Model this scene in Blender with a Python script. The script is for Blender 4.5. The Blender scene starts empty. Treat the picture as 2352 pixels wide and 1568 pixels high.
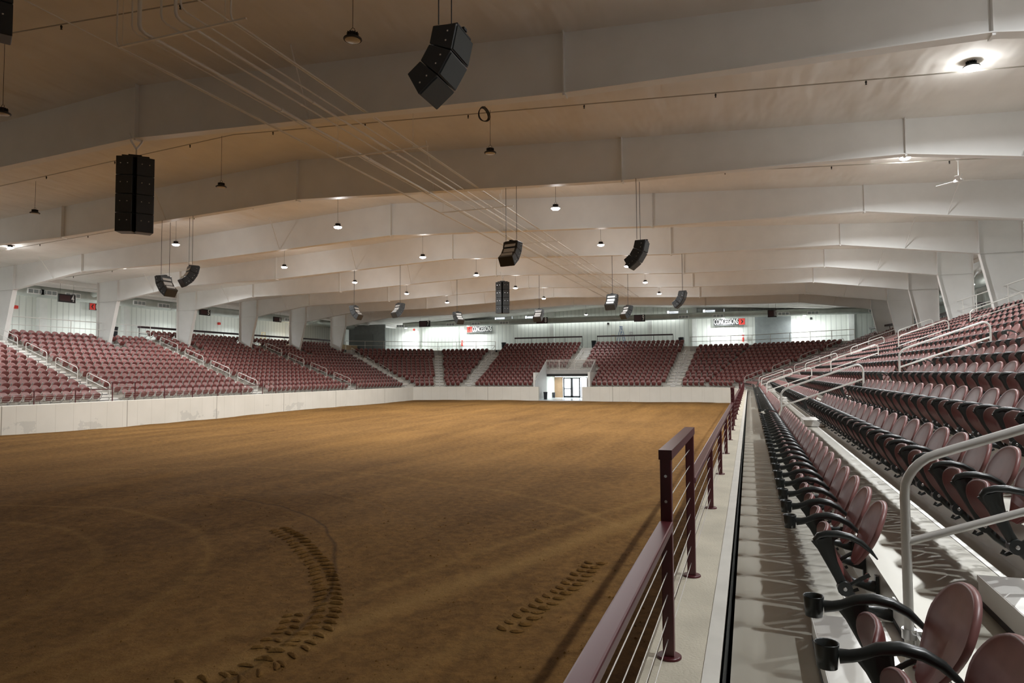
import bpy, bmesh, math, random
import numpy as np
from mathutils import Vector, Matrix, noise
random.seed(7)
C = bpy.context.scene.collection
SC = bpy.context.scene
# ---------------------------------------------------------------- camera, world, exposure
CAMH = 1.47
FPX = 1540.9; PY, PX = 852.7, 1720.6       # vanishing point of the long axis in the 2352x1568 frame
d = Vector(((PX-1176)/FPX, -(PY-784)/FPX, -1.0)).normalized()
n = Vector((1, .006, 0)).cross(d).normalized()
if n.y < 0: n = -n
xa = d.cross(n)
cam = bpy.data.cameras.new('camera'); cam.lens = 36*FPX/2352; cam.sensor_width = 36.0; cam.clip_end = 400; cam.clip_start = .05
co = bpy.data.objects.new('camera', cam); C.objects.link(co)
M4 = Matrix((xa, d, n)).to_4x4(); M4.translation = Vector((0, 0, CAMH)); co.matrix_world = M4
SC.camera = co
CAMM = Matrix((xa, d, n))
def proj(p):
    c = CAMM.transposed() @ (Vector(p)-Vector((0, 0, CAMH)))
    if c.z > -.05: return None
    return (1176+FPX*c.x/-c.z, 784-FPX*c.y/-c.z, -c.z)
def ray(px, py): return CAMM @ Vector(((px-1176)/FPX, -(py-784)/FPX, -1.))
def at(px, py, X=None, Y=None, Z=None):
    r = ray(px, py)
    t = X/r.x if X is not None else (Y/r.y if Y is not None else (Z-CAMH)/r.z)
    return Vector((0, 0, CAMH))+t*r
w = bpy.data.worlds.new('world'); SC.world = w; w.use_nodes = True
w.node_tree.nodes['Background'].inputs[0].default_value = (.82, .90, 1, 1)
w.node_tree.nodes['Background'].inputs[1].default_value = 5.0
SC.view_settings.view_transform = 'Standard'
SC.view_settings.look = 'None'
SC.view_settings.exposure = 0.12
SC.view_settings.gamma = 1.0
P_MAIN, P_SIDE, P_CONC, P_STRIP = 430.0, 400.0, 120.0, 22.0

# ---------------------------------------------------------------- materials
def mat(name, col, rough=.5, metal=0., var=0., nscale=3., bump=0., bscale=40., emit=None, estr=0., spec=.5):
    m = bpy.data.materials.new(name); m.use_nodes = True
    nt = m.node_tree; b = nt.nodes['Principled BSDF']
    b.inputs['Base Color'].default_value = (*col, 1); b.inputs['Roughness'].default_value = rough
    b.inputs['Metallic'].default_value = metal; b.inputs['Specular IOR Level'].default_value = spec
    if emit:
        b.inputs['Emission Color'].default_value = (*emit, 1); b.inputs['Emission Strength'].default_value = estr
    tc = nt.nodes.new('ShaderNodeTexCoord')
    if var > 0:
        nz = nt.nodes.new('ShaderNodeTexNoise'); nz.inputs['Scale'].default_value = nscale; nz.inputs['Detail'].default_value = 5
        nt.links.new(tc.outputs['Object'], nz.inputs['Vector'])
        r = nt.nodes.new('ShaderNodeValToRGB')
        r.color_ramp.elements[0].position = .3; r.color_ramp.elements[1].position = .7
        r.color_ramp.elements[0].color = (*[c*(1-var) for c in col], 1)
        r.color_ramp.elements[1].color = (*[min(1, c*(1+var)) for c in col], 1)
        nt.links.new(nz.outputs['Fac'], r.inputs['Fac']); nt.links.new(r.outputs['Color'], b.inputs['Base Color'])
    if bump > 0:
        nb = nt.nodes.new('ShaderNodeTexNoise'); nb.inputs['Scale'].default_value = bscale; nb.inputs['Detail'].default_value = 4
        nt.links.new(tc.outputs['Object'], nb.inputs['Vector'])
        bp = nt.nodes.new('ShaderNodeBump'); bp.inputs['Strength'].default_value = bump; bp.inputs['Distance'].default_value = .02
        nt.links.new(nb.outputs['Fac'], bp.inputs['Height']); nt.links.new(bp.outputs['Normal'], b.inputs['Normal'])
    return m
def MN(nt, op, a=None, b=None, c=None):
    q = nt.nodes.new('ShaderNodeMath'); q.operation = op
    for i, v in enumerate((a, b, c)):
        if v is None: continue
        if isinstance(v, (int, float)): q.inputs[i].default_value = v
        else: nt.links.new(v, q.inputs[i])
    return q.outputs[0]
def MIX(nt, f, a, b):
    q = nt.nodes.new('ShaderNodeMix'); q.data_type = 'RGBA'
    if isinstance(f, (int, float)): q.inputs[0].default_value = f
    else: nt.links.new(f, q.inputs[0])
    for i, v in ((6, a), (7, b)):
        if isinstance(v, tuple): q.inputs[i].default_value = (*v, 1)
        else: nt.links.new(v, q.inputs[i])
    return q.outputs[2]

def concrete_mat():
    m = bpy.data.materials.new('wall_concrete'); m.use_nodes = True; nt = m.node_tree; b = nt.nodes['Principled BSDF']
    tc = nt.nodes.new('ShaderNodeTexCoord'); sp = nt.nodes.new('ShaderNodeSeparateXYZ'); nt.links.new(tc.outputs['Object'], sp.inputs[0])
    nz = nt.nodes.new('ShaderNodeTexNoise'); nz.inputs['Scale'].default_value = .55; nz.inputs['Detail'].default_value = 6
    nt.links.new(tc.outputs['Object'], nz.inputs['Vector'])
    base = MIX(nt, nz.outputs['Fac'], (.66, .64, .56), (.84, .82, .74))
    # formwork joints every 1.0 m, a darker construction joint every 7 m
    fr = MN(nt, 'PINGPONG', sp.outputs['X'], .5)
    j1 = MN(nt, 'LESS_THAN', fr, .010)
    base = MIX(nt, MN(nt, 'MULTIPLY', j1, .30), base, (.30, .27, .20))
    fr2 = MN(nt, 'PINGPONG', MN(nt, 'ADD', sp.outputs['X'], 1.3), 3.5)
    j2 = MN(nt, 'LESS_THAN', fr2, .022)
    base = MIX(nt, MN(nt, 'MULTIPLY', j2, .75), base, (.16, .14, .10))
    # damp stains low on the wall
    st = nt.nodes.new('ShaderNodeTexNoise'); st.inputs['Scale'].default_value = .5; st.inputs['Detail'].default_value = 7; st.inputs['Roughness'].default_value = .65
    nt.links.new(tc.outputs['Object'], st.inputs['Vector'])
    lo = MN(nt, 'MULTIPLY', MN(nt, 'GREATER_THAN', st.outputs['Fac'], .60), MN(nt, 'LESS_THAN', sp.outputs['Z'], MN(nt, 'ADD', -1.45, MN(nt, 'MULTIPLY', st.outputs['Fac'], 1.0))))
    base = MIX(nt, MN(nt, 'MULTIPLY', lo, .28), base, (.36, .36, .33))
    nt.links.new(base, b.inputs['Base Color']); b.inputs['Roughness'].default_value = .8
    return m
def dirt_mat():
    m = bpy.data.materials.new('arena_dirt'); m.use_nodes = True; nt = m.node_tree; b = nt.nodes['Principled BSDF']
    tc = nt.nodes.new('ShaderNodeTexCoord'); P = tc.outputs['Object']
    n1 = nt.nodes.new('ShaderNodeTexNoise'); n1.inputs['Scale'].default_value = .12; n1.inputs['Detail'].default_value = 5; nt.links.new(P, n1.inputs['Vector'])
    mp = nt.nodes.new('ShaderNodeMapping'); mp.inputs['Scale'].default_value = (.9, .10, 1); mp.inputs['Rotation'].default_value = (0, 0, .45); nt.links.new(P, mp.inputs['Vector'])
    n2 = nt.nodes.new('ShaderNodeTexNoise'); n2.inputs['Scale'].default_value = 1.0; n2.inputs['Detail'].default_value = 6; nt.links.new(mp.outputs[0], n2.inputs['Vector'])
    n3 = nt.nodes.new('ShaderNodeTexNoise'); n3.inputs['Scale'].default_value = 6; n3.inputs['Detail'].default_value = 8; n3.inputs['Roughness'].default_value = .7; nt.links.new(P, n3.inputs['Vector'])
    s = MN(nt, 'ADD', MN(nt, 'MULTIPLY', n1.outputs['Fac'], .26), MN(nt, 'ADD', MN(nt, 'MULTIPLY', n2.outputs['Fac'], .26), MN(nt, 'MULTIPLY', n3.outputs['Fac'], .48)))
    r = nt.nodes.new('ShaderNodeValToRGB'); nt.links.new(s, r.inputs[0])
    e = r.color_ramp.elements; e[0].position = .38; e[0].color = (.125, .060, .013, 1); e[1].position = .64; e[1].color = (.335, .175, .050, 1)
    # rings left by the grader turning, centred on one spot of the floor
    sp = nt.nodes.new('ShaderNodeSeparateXYZ'); nt.links.new(P, sp.inputs[0])
    dx = MN(nt, 'MULTIPLY', MN(nt, 'ADD', sp.outputs['X'], 13.2), .93); dy = MN(nt, 'ADD', sp.outputs['Y'], -4.6)
    ds = MN(nt, 'SQRT', MN(nt, 'ADD', MN(nt, 'MULTIPLY', dx, dx), MN(nt, 'MULTIPLY', dy, dy)))
    ds = MN(nt, 'ADD', ds, MN(nt, 'MULTIPLY', MN(nt, 'ADD', n1.outputs['Fac'], -.5), 1.6))
    col = r.outputs[0]
    for rad, wd, c, k in ((4.6, .14, (.60, .36, .11), .12), (6.05, .15, (.60, .36, .11), .13), (7.95, .05, (.04, .02, .006), .6), (9.6, .06, (.10, .05, .015), .22),
                          (12.6, .22, (.62, .38, .12), .10), (15., .1, (.12, .06, .015), .2)):
        q = MN(nt, 'SUBTRACT', 1.0, MN(nt, 'DIVIDE', MN(nt, 'ABSOLUTE', MN(nt, 'ADD', ds, -rad)), wd)); q = MN(nt, 'MAXIMUM', q, 0.); q = MN(nt, 'MULTIPLY', q, k)
        col = MIX(nt, q, col, c)
    # pale swath dragged towards the far corner
    ln_ = MN(nt, 'ADD', MN(nt, 'ADD', sp.outputs['X'], 6.9), MN(nt, 'MULTIPLY', sp.outputs['Y'], -.40))
    for o_, wd, k in ((0., .42, .34), (.9, .2, .16), (-1.6, .3, .14)):
        q = MN(nt, 'MAXIMUM', MN(nt, 'SUBTRACT', 1.0, MN(nt, 'DIVIDE', MN(nt, 'ABSOLUTE', MN(nt, 'ADD', MN(nt, 'ADD', ln_, MN(nt, 'MULTIPLY', n2.outputs['Fac'], .5)), o_)), wd)), 0.)
        col = MIX(nt, MN(nt, 'MULTIPLY', q, k), col, (.55, .33, .11))
    n5 = nt.nodes.new('ShaderNodeTexNoise'); n5.inputs['Scale'].default_value = 30; n5.inputs['Detail'].default_value = 6; n5.inputs['Roughness'].default_value = .8; nt.links.new(P, n5.inputs['Vector'])
    spk = MN(nt, 'MULTIPLY', MN(nt, 'MAXIMUM', MN(nt, 'SUBTRACT', n5.outputs['Fac'], .55), 0.), 2.6)
    col = MIX(nt, spk, col, (.05, .024, .006))
    nt.links.new(col, b.inputs['Base Color']); b.inputs['Roughness'].default_value = .95; b.inputs['Specular IOR Level'].default_value = .15
    bp = nt.nodes.new('ShaderNodeBump'); bp.inputs['Strength'].default_value = 1; bp.inputs['Distance'].default_value = .05
    n4 = nt.nodes.new('ShaderNodeTexNoise'); n4.inputs['Scale'].default_value = 12; n4.inputs['Detail'].default_value = 8; n4.inputs['Roughness'].default_value = .75; nt.links.new(P, n4.inputs['Vector'])
    nt.links.new(n4.outputs['Fac'], bp.inputs['Height']); nt.links.new(bp.outputs[0], b.inputs['Normal'])
    return m
def rib_mat(name, c1, c2, axis, period, rough=.5):
    m = bpy.data.materials.new(name); m.use_nodes = True; nt = m.node_tree; b = nt.nodes['Principled BSDF']
    tc = nt.nodes.new('ShaderNodeTexCoord'); sp = nt.nodes.new('ShaderNodeSeparateXYZ'); nt.links.new(tc.outputs['Object'], sp.inputs[0])
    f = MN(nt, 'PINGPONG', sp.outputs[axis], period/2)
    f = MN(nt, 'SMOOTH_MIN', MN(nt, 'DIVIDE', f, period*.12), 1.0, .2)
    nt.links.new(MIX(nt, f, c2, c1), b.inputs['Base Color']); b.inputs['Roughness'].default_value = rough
    bp = nt.nodes.new('ShaderNodeBump'); bp.inputs['Strength'].default_value = .5; bp.inputs['Distance'].default_value = .02
    nt.links.new(f, bp.inputs['Height']); nt.links.new(bp.outputs[0], b.inputs['Normal'])
    return m
def ceiling_mat():
    m = mat('ceiling_insulation', (.86, .83, .78), .75, var=.06, nscale=.5)
    nt = m.node_tree; b = nt.nodes['Principled BSDF']
    tc = nt.nodes.new('ShaderNodeTexCoord'); mp = nt.nodes.new('ShaderNodeMapping'); mp.inputs['Scale'].default_value = (1.1, .35, 1); nt.links.new(tc.outputs['Object'], mp.inputs[0])
    wv = nt.nodes.new('ShaderNodeTexNoise'); wv.inputs['Scale'].default_value = 1.2; wv.inputs['Detail'].default_value = 2; nt.links.new(mp.outputs[0], wv.inputs[0])
    bp = nt.nodes.new('ShaderNodeBump'); bp.inputs['Strength'].default_value = .8; bp.inputs['Distance'].default_value = .2
    nt.links.new(wv.outputs['Fac'], bp.inputs['Height']); nt.links.new(bp.outputs[0], b.inputs['Normal'])
    return m
def deck_mat():
    m = bpy.data.materials.new('aluminium_deck'); m.use_nodes = True; nt = m.node_tree; b = nt.nodes['Principled BSDF']
    tc = nt.nodes.new('ShaderNodeTexCoord'); mp = nt.nodes.new('ShaderNodeMapping'); mp.inputs['Scale'].default_value = (3, .25, 1); nt.links.new(tc.outputs['Object'], mp.inputs[0])
    nz = nt.nodes.new('ShaderNodeTexNoise'); nz.inputs['Scale'].default_value = 2.; nz.inputs['Detail'].default_value = 5; nt.links.new(mp.outputs[0], nz.inputs[0])
    nt.links.new(MIX(nt, nz.outputs['Fac'], (.38, .365, .305), (.545, .525, .45)), b.inputs['Base Color'])
    b.inputs['Metallic'].default_value = .35
    nt.links.new(MN(nt, 'ADD', .26, MN(nt, 'MULTIPLY', nz.outputs['Fac'], .2)), b.inputs['Roughness'])
    return m
CONC = concrete_mat(); DIRT = dirt_mat(); CEIL = ceiling_mat(); DECK = deck_mat()
CURB = mat('curb_concrete', (.54, .495, .39), .8, var=.12, nscale=2.5, bump=.3, bscale=60)
CURBP = mat('curb_paint', (.62, .60, .54), .55, var=.06, nscale=4)
GAP_SHADE = mat('gap_shade', (.02, .022, .018), .9)
STEPW = mat('step_aluminium', (.84, .83, .79), .45, .1, var=.04)
RISER = mat('riser_aluminium', (.58, .565, .51), .4, .3, var=.05)
ALU = mat('bright_aluminium', (.86, .85, .80), .35, .5, var=.05)
WPIPE = mat('white_pipe', (.80, .79, .75), .35, .15)
STEEL = mat('white_steel', (.86, .86, .84), .45, var=.03, nscale=1.2)
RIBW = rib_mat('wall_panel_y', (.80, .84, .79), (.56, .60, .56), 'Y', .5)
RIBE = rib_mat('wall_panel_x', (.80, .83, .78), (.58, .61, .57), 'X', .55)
PLAIN = mat('white_wall', (.82, .84, .81), .6, var=.03)
GREYD = rib_mat('grey_rollup', (.27, .30, .29), (.17, .19, .19), 'Z', .12)
GREYW = mat('grey_panel', (.30, .33, .33), .6, var=.08)
CONCF = mat('concourse_floor', (.45, .45, .43), .5, var=.1, nscale=1)
FASC = mat('fascia', (.55, .54, .52), .6, var=.05)
MAR = mat('maroon_paint', (.095, .018, .022), .32, .1, spec=.6)
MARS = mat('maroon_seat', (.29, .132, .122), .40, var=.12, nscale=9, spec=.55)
MARD = mat('maroon_seat_pan', (.165, .045, .041), .42, var=.1, nscale=9, spec=.5)  # darker copy of the seat maroon, carrying the shade between the arms
BLKP = mat('black_plastic', (.022, .026, .025), .33, spec=.6)
BLK = mat('black_metal', (.015, .015, .016), .5)
STANG = mat('grey_stanchion', (.42, .41, .39), .4, .3)
SPKM = mat('speaker_black', (.018, .020, .020), .38, spec=.6, bump=.1, bscale=150)
GRILLM = mat('speaker_grille', (.05, .058, .056), .42, .3, bump=.5, bscale=260)
CABLE = mat('steel_cable', (.62, .60, .56), .3, .8)
DRINK = mat('drink_rail_black', (.035, .016, .022), .35)
GALV = mat('galvanised_duct', (.46, .49, .45), .45, .45, var=.1, nscale=1.5)
BOLT = mat('bolt_steel', (.7, .7, .7), .25, .9)
REDM = mat('sign_red', (.75, .05, .035), .5)
WHT = mat('sign_white', (.86, .86, .84), .5)
GLOW = mat('lamp_lens_lit', (1, 1, 1), .5, emit=(1, .98, .93), estr=60)
LENS = mat('lamp_lens_off', (.50, .42, .28), .35)
TUBE = mat('tube_lit', (1, 1, 1), .5, emit=(.95, 1, .98), estr=9)
TAN = mat('tan_panel', (.36, .235, .14), .6, var=.1)
WOOD = mat('plywood', (.50, .36, .20), .6, var=.2, nscale=4)
BLUE = mat('ladder_blue', (.06, .16, .42), .4)
YEL = mat('ladder_yellow', (.6, .50, .25), .5)
BINM = mat('bin_black', (.02, .022, .03), .45)
SILV = mat('silver_vent', (.62, .63, .62), .4, .3)
def glass_mat():
    m = bpy.data.materials.new('door_glass'); m.use_nodes = True; b = m.node_tree.nodes['Principled BSDF']
    b.inputs['Base Color'].default_value = (.93, .96, 1, 1); b.inputs['Roughness'].default_value = .03; b.inputs['Transmission Weight'].default_value = 1; b.inputs['IOR'].default_value = 1.02
    return m
GLASS = glass_mat()

# ---------------------------------------------------------------- mesh helpers
class MB:
    def __init__(s): s.v = []; s.f = []; s.m = []; s.sm = []
    def add(s, vs, fs, mi=0, smooth=False):
        o = len(s.v); s.v += [tuple(v) for v in vs]; s.f += [tuple(i+o for i in f) for f in fs]; s.m += [mi]*len(fs); s.sm += [smooth]*len(fs); return s
    def box(s, a, b, mi=0):
        x0, y0, z0 = a; x1, y1, z1 = b
        if x0 > x1: x0, x1 = x1, x0
        if y0 > y1: y0, y1 = y1, y0
        if z0 > z1: z0, z1 = z1, z0
        v = [(x0, y0, z0), (x1, y0, z0), (x1, y1, z0), (x0, y1, z0), (x0, y0, z1), (x1, y0, z1), (x1, y1, z1), (x0, y1, z1)]
        return s.add(v, [(0, 3, 2, 1), (4, 5, 6, 7), (0, 1, 5, 4), (1, 2, 6, 5), (2, 3, 7, 6), (3, 0, 4, 7)], mi)
    def obox(s, c, ax, ay, az, mi=0):   # centre + three half-axis vectors
        c, ax, ay, az = map(Vector, (c, ax, ay, az)); v = []
        for k in (-1, 1):
            for i, j in ((-1, -1), (1, -1), (1, 1), (-1, 1)): v.append(c+ax*i+ay*j+az*k)
        return s.add(v, [(0, 3, 2, 1), (4, 5, 6, 7), (0, 1, 5, 4), (1, 2, 6, 5), (2, 3, 7, 6), (3, 0, 4, 7)], mi)
    def prism(s, pts, ext, mi=0):       # polygon pts extruded by a vector
        k = len(pts); e = Vector(ext); v = [Vector(p) for p in pts]+[Vector(p)+e for p in pts]
        fs = [tuple(range(k))[::-1], tuple(range(k, 2*k))]+[(i, (i+1) % k, k+(i+1) % k, k+i) for i in range(k)]
        return s.add(v, fs, mi)
    def tube(s, path, r, seg=8, mi=0, caps=True, ry=None, up=None):
        P = [Vector(p) for p in path]; k = len(P); rings = []; pu = None
        for i, p in enumerate(P):
            t = (P[min(i+1, k-1)]-P[max(i-1, 0)]).normalized()
            if pu is None:
                u = Vector(up) if up else (Vector((0, 0, 1)) if abs(t.z) < .9 else Vector((1, 0, 0)))
            else: u = pu
            u = (u-t*u.dot(t)).normalized(); pu = u; w_ = t.cross(u)
            ra = r[i] if isinstance(r, (list, tuple)) else r
            rb = (ry[i] if isinstance(ry, (list, tuple)) else ry) if ry is not None else ra
            rings.append([p+u*(ra*math.cos(a))+w_*(rb*math.sin(a)) for a in [2*math.pi*j/seg for j in range(seg)]])
        return s.loft(rings, mi, caps)
    def loft(s, rings, mi=0, caps=True, smooth=True):
        seg = len(rings[0]); v = [q for r_ in rings for q in r_]; fs = []
        for i in range(len(rings)-1):
            for j in range(seg): fs.append((i*seg+j, i*seg+(j+1) % seg, (i+1)*seg+(j+1) % seg, (i+1)*seg+j))
        s.add(v, fs, mi, smooth)
        if caps:
            s.add(rings[0], [tuple(range(seg))[::-1]], mi); s.add(rings[-1], [tuple(range(seg))], mi)
        return s
    def lathe(s, prof, c=(0, 0, 0), seg=16, mi=0, caps=True):
        c = Vector(c)
        return s.loft([[c+Vector((r*math.cos(2*math.pi*j/seg), r*math.sin(2*math.pi*j/seg), z)) for j in range(seg)] for r, z in prof], mi, caps)
    def build(s, name, mats, parent=None, loc=None):
        me = bpy.data.meshes.new(name); me.from_pydata(s.v, [], s.f)
        for m_ in (mats if isinstance(mats, (list, tuple)) else [mats]): me.materials.append(m_)
        me.polygons.foreach_set('material_index', s.m); me.polygons.foreach_set('use_smooth', s.sm)
        bm = bmesh.new(); bm.from_mesh(me); bmesh.ops.recalc_face_normals(bm, faces=bm.faces); bm.to_mesh(me); bm.free()
        o = bpy.data.objects.new(name, me); C.objects.link(o)
        if parent: o.parent = parent
        if loc: o.location = loc
        return o
def tag(o, label=None, cat=None, group=None, kind=None):
    if label: o['label'] = label
    if cat: o['category'] = cat
    if group: o['group'] = group
    if kind: o['kind'] = kind
    return o
def thing(name, label, cat, loc=(0, 0, 0), rz=0, group=None):
    o = bpy.data.objects.new(name, None); o.empty_display_size = .1; C.objects.link(o); o.location = loc; o.rotation_euler = (0, 0, rz)
    return tag(o, label, cat, group)
def copy_tree(o, parent=None):
    c = o.copy(); C.objects.link(c)
    if parent: c.parent = parent
    for ch in list(o.children): copy_tree(ch, c)
    return c
def struct(o): o['kind'] = 'structure'; return o
ORD = ['', 'first', 'second', 'third', 'fourth', 'fifth', 'sixth', 'seventh', 'eighth', 'ninth', 'tenth', 'eleventh', 'twelfth', 'thirteenth', 'fourteenth', 'fifteenth',
       'sixteenth', 'seventeenth', 'eighteenth', 'nineteenth', 'twentieth', 'twenty-first', 'twenty-second', 'twenty-third', 'twenty-fourth', 'twenty-fifth', 'twenty-sixth']

# ---------------------------------------------------------------- bowl geometry
DIRTZ = -1.45; Z0 = -.18; DX = .88; OFF1 = 1.34
def off(k): return OFF1+(k-1)*DX          # riser plane behind row k, measured outward from the arena wall
def tz(k): return Z0+min(k-1, 5)*.318+max(0, k-6)*.335   # tread height of row k
CZ = 4.38
EY = 67.2; WX = -34.3
PTS = [(-.55, -16), (-.55, 56.8), (-1.6, 64.8), (-4.3, 66.7), (-7.3, EY), (-29.1, EY), (-31.9, 66.7), (-34.1, 64.6), (WX, 56.3), (WX, -16)]
PTS = [Vector((a, b)) for a, b in PTS]
NSEG = len(PTS)-1
TD = [(PTS[i+1]-PTS[i]).normalized() for i in range(NSEG)]
NR = [Vector((t.y, -t.x)) for t in TD]    # outward normals
def offpt(i, o):
    if i == 0: return PTS[0]+NR[0]*o
    if i == NSEG: return PTS[-1]+NR[-1]*o
    a, b = NR[i-1], NR[i]; m_ = (a+b).normalized(); return PTS[i]+m_*(o/m_.dot(a))
def cut_line(seg, o, q, dr):              # where the row line of a segment meets a boundary line q + s*dr ; returns arclength along segment
    p = PTS[seg]+NR[seg]*o; t = TD[seg]
    det = t.x*(-dr.y)+dr.x*t.y
    rx, ry = q.x-p.x, q.y-p.y
    return (rx*(-dr.y)+dr.x*ry)/det
V2 = Vector
VOMX = (-21.2, -15.7)
# blocks: (segment, lo boundary (q, dir), hi boundary, rows, tag)
def ln(x, y, a): a = math.radians(a); return (V2((x, y)), V2((-math.sin(a), math.cos(a))))   # angle a from +Y towards -X
R90 = -90; L90 = 90
HW = .62
RA = [3.95-14.2, 3.95, 18.15, 32.35, 46.55]
blocks = []
for i, a in enumerate(RA):
    nx = RA[i+1] if i < 4 else 57.4
    blocks.append((0, ln(0, a+HW, R90), ln(0, nx-HW, R90), 13 if i < 4 else 15, 'R%d' % i))
def mv(i, side):     # boundary along the mitre of corner i, shifted sideways (+ = further along the wall path)
    a, b = NR[i-1], NR[i]; m_ = (a+b).normalized(); return (PTS[i]+V2((-m_.y, m_.x))*side, m_)
blocks.append((1, ln(0, 57.4+.5, R90), mv(2, -.8), 15, 'RL'))
blocks.append((2, mv(2, .8), mv(3, -.03), 13, 'RCa'))
blocks.append((3, mv(3, .03), mv(4, -.75), 13, 'RCb'))
blocks.append((4, mv(4, .75), ln(VOMX[1], EY, 0), 15, 'E2'))
blocks.append((4, ln(VOMX[0], EY, 0), mv(5, -.75), 15, 'E1'))
blocks.append((5, mv(5, .75), mv(6, -.5), 13, 'LCa'))
blocks.append((6, mv(6, .5), mv(7, -.8), 13, 'LCb'))
blocks.append((7, mv(7, .8), ln(0, 55.6, L90), 15, 'LL'))
LA = [54.9, 42.1, 29.5, 16.9]
blocks.append((8, ln(0, LA[0]-.7, L90), ln(0, LA[1]+.7, L90), 15, 'L0'))
blocks.append((8, ln(0, LA[1]-.7, L90), ln(0, LA[2]+.7, L90), 13, 'L1'))
blocks.append((8, ln(0, LA[2]-.7, L90), ln(0, LA[3]+.7, L90), 13, 'L2'))
blocks.append((8, ln(0, LA[3]-.7, L90), ln(0, 8, L90), 13, 'L3'))
FR = [14.93+7.556*i for i in range(-4, 8)]   # roof frame positions along the arena
PITCH = .555
seats = []   # (x,y,z,angle,row,blockname,idx,first,last,n)
for seg, lo, hi, rows, nm in blocks:
    for k in range(1, rows+1):
        o = off(k)
        loq, hiq = lo, hi
        if nm in ('E1', 'E2') and k >= 7:
            if nm == 'E2': hiq = ln(-17.7, EY, 0)
            else: loq = ln(-19.3, EY, 0)
        s0 = cut_line(seg, o, *loq); s1 = cut_line(seg, o, *hiq)
        if s1 < s0: s0, s1 = s1, s0
        nseat = int((s1-s0)/PITCH+.02)
        if nseat <= 0: continue
        st = s1-nseat*PITCH if nm == 'R0' else s0 if nm.startswith('R') and seg == 0 else s0+((s1-s0)-nseat*PITCH)/2
        for j in range(nseat):
            s_ = st+(j+.5)*PITCH
            p = PTS[seg]+NR[seg]*o+TD[seg]*s_
            if any(abs(p.y-fy) < .42 for fy in FR) and ((10.3 < p.x < 13.2) or (-47.6 < p.x < -44.3)) : continue
            seats.append((p.x, p.y, tz(k), math.atan2(NR[seg].y, NR[seg].x), k, nm, j+1, j == 0, j == nseat-1, nseat))

# ---------------------------------------------------------------- grandstand decks
ROWRANGE = {0: (46.55, 1e9), 8: (-1e9, 1e9)}
def seg_pts(i, o, k=1):
    return offpt(i, o), offpt(i+1, o)
def strip(mb, seg, o0, o1, z0, z1, lim=None, mi=0):
    a0, b0 = seg_pts(seg, o0); a1, b1 = seg_pts(seg, o1)
    pieces = [(a0, b0, a1, b1)]
    if lim:      # clip in y (side segments) or x (end segment)
        ax, lo, hi = lim; pieces = []
        def cl(p, q, v):
            t = (v-p[ax])/(q[ax]-p[ax]) if abs(q[ax]-p[ax]) > 1e-6 else 0; t = min(1, max(0, t)); return p+(q-p)*t
        pieces = [(cl(a0, b0, lo), cl(a0, b0, hi), cl(a1, b1, lo), cl(a1, b1, hi))]
    for p, q, r, s in pieces:
        if (p-q).length < .01: continue
        mb.add([(p.x, p.y, z0), (q.x, q.y, z0), (s.x, s.y, z1), (r.x, r.y, z1)], [(0, 1, 2, 3)], mi)
def segs_for(k, seg):
    """clip ranges of a segment that carry row k"""
    if k <= 6 and seg == 4: return [(0, 0, VOMX[1]), (0, VOMX[0], -60)]
    if k >= 14:
        if seg == 0: return [(1, 46.55, 100)]
        if seg == 8: return [(1, 100, 42.1)]
        if seg in (2, 3, 5, 6): return []
    return [None]
STANDS = [('right', (0, 1), 'long aluminium tiered deck carrying the right-hand seats beside the maroon rail'),
          ('end', (2, 3, 4, 5, 6), 'aluminium tiered deck of the far end stand, split by the lit passage'),
          ('left', (7, 8), 'aluminium tiered deck under the seats along the left wall')]
for nm, sg, lab in STANDS:
    root = thing('grandstand_deck', lab, 'grandstand', (PTS[sg[0]].x, PTS[sg[0]].y, 0), 0, None)
    ox = root.location.copy()
    for k, sub in [(k, q) for k in range(1, 16) for q in ((0,) if nm != 'end' or k > 6 else (1, 2))]:
        t = MB(); r = MB(); nz = MB()
        for s in sg:
            if (sub == 1 and s > 4) or (sub == 2 and s < 4): continue
            for il, lim in enumerate(segs_for(k, s)):
                if sub and s == 4 and il != sub-1: continue
                o0 = .42 if k == 1 else off(k-1)
                strip(t, s, o0, off(k), tz(k), tz(k), lim)
                strip(nz, s, off(k)-.175, off(k)-.135, tz(k)+.004, tz(k)+.004, lim)
                if k < 15:
                    lim2 = segs_for(k+1, s) if k+1 >= 14 else [lim]
                    top = tz(k+1)
                    for l2 in (segs_for(k+1, s) if k == 13 else [lim]): strip(r, s, off(k), off(k), tz(k), top, l2)
                else: pass
        for mb, name, mm in ((t, 'tread', DECK), (r, 'riser', RISER), (nz, 'nosing_strip', ALU)):
            if mb.v:
                mb.v = [(a-ox.x, b-ox.y, c) for a, b, c in mb.v]; mb.build(name, mm, root)
# concourse floor behind the stands with its fascia
cf = MB(); fa = MB()
for s in range(9):
    full = segs_for(14, s)
    if full == [None]: strip(cf, s, off(15), 26 if s in (1, 7) else 19.5, CZ, CZ)
    elif full == []:
        strip(cf, s, off(13), 19.5 if s not in (2, 6) else 24, CZ, CZ); strip(fa, s, off(13), off(13), tz(13), CZ)
    else:
        ax, lo, hi = full[0]
        strip(cf, s, off(15), 19.5, CZ, CZ, full[0])
        oth = (1, -16, lo) if s == 0 else (1, hi, -16)
        strip(cf, s, off(13), 19.5, CZ, CZ, oth); strip(fa, s, off(13), off(13), tz(13), CZ, oth)
struct(cf.build('floor_concourse', CONCF)); struct(fa.build('trim_1', FASC))
fb = MB()
for s in range(9):
    for lim in ([None] if s not in (0, 8) else segs_for(14, s)):
        if segs_for(14, s): strip(fb, s, off(15), off(15), CZ-.4, tz(15)+.02, lim)
struct(fb.build('trim_2', FASC))

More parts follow.
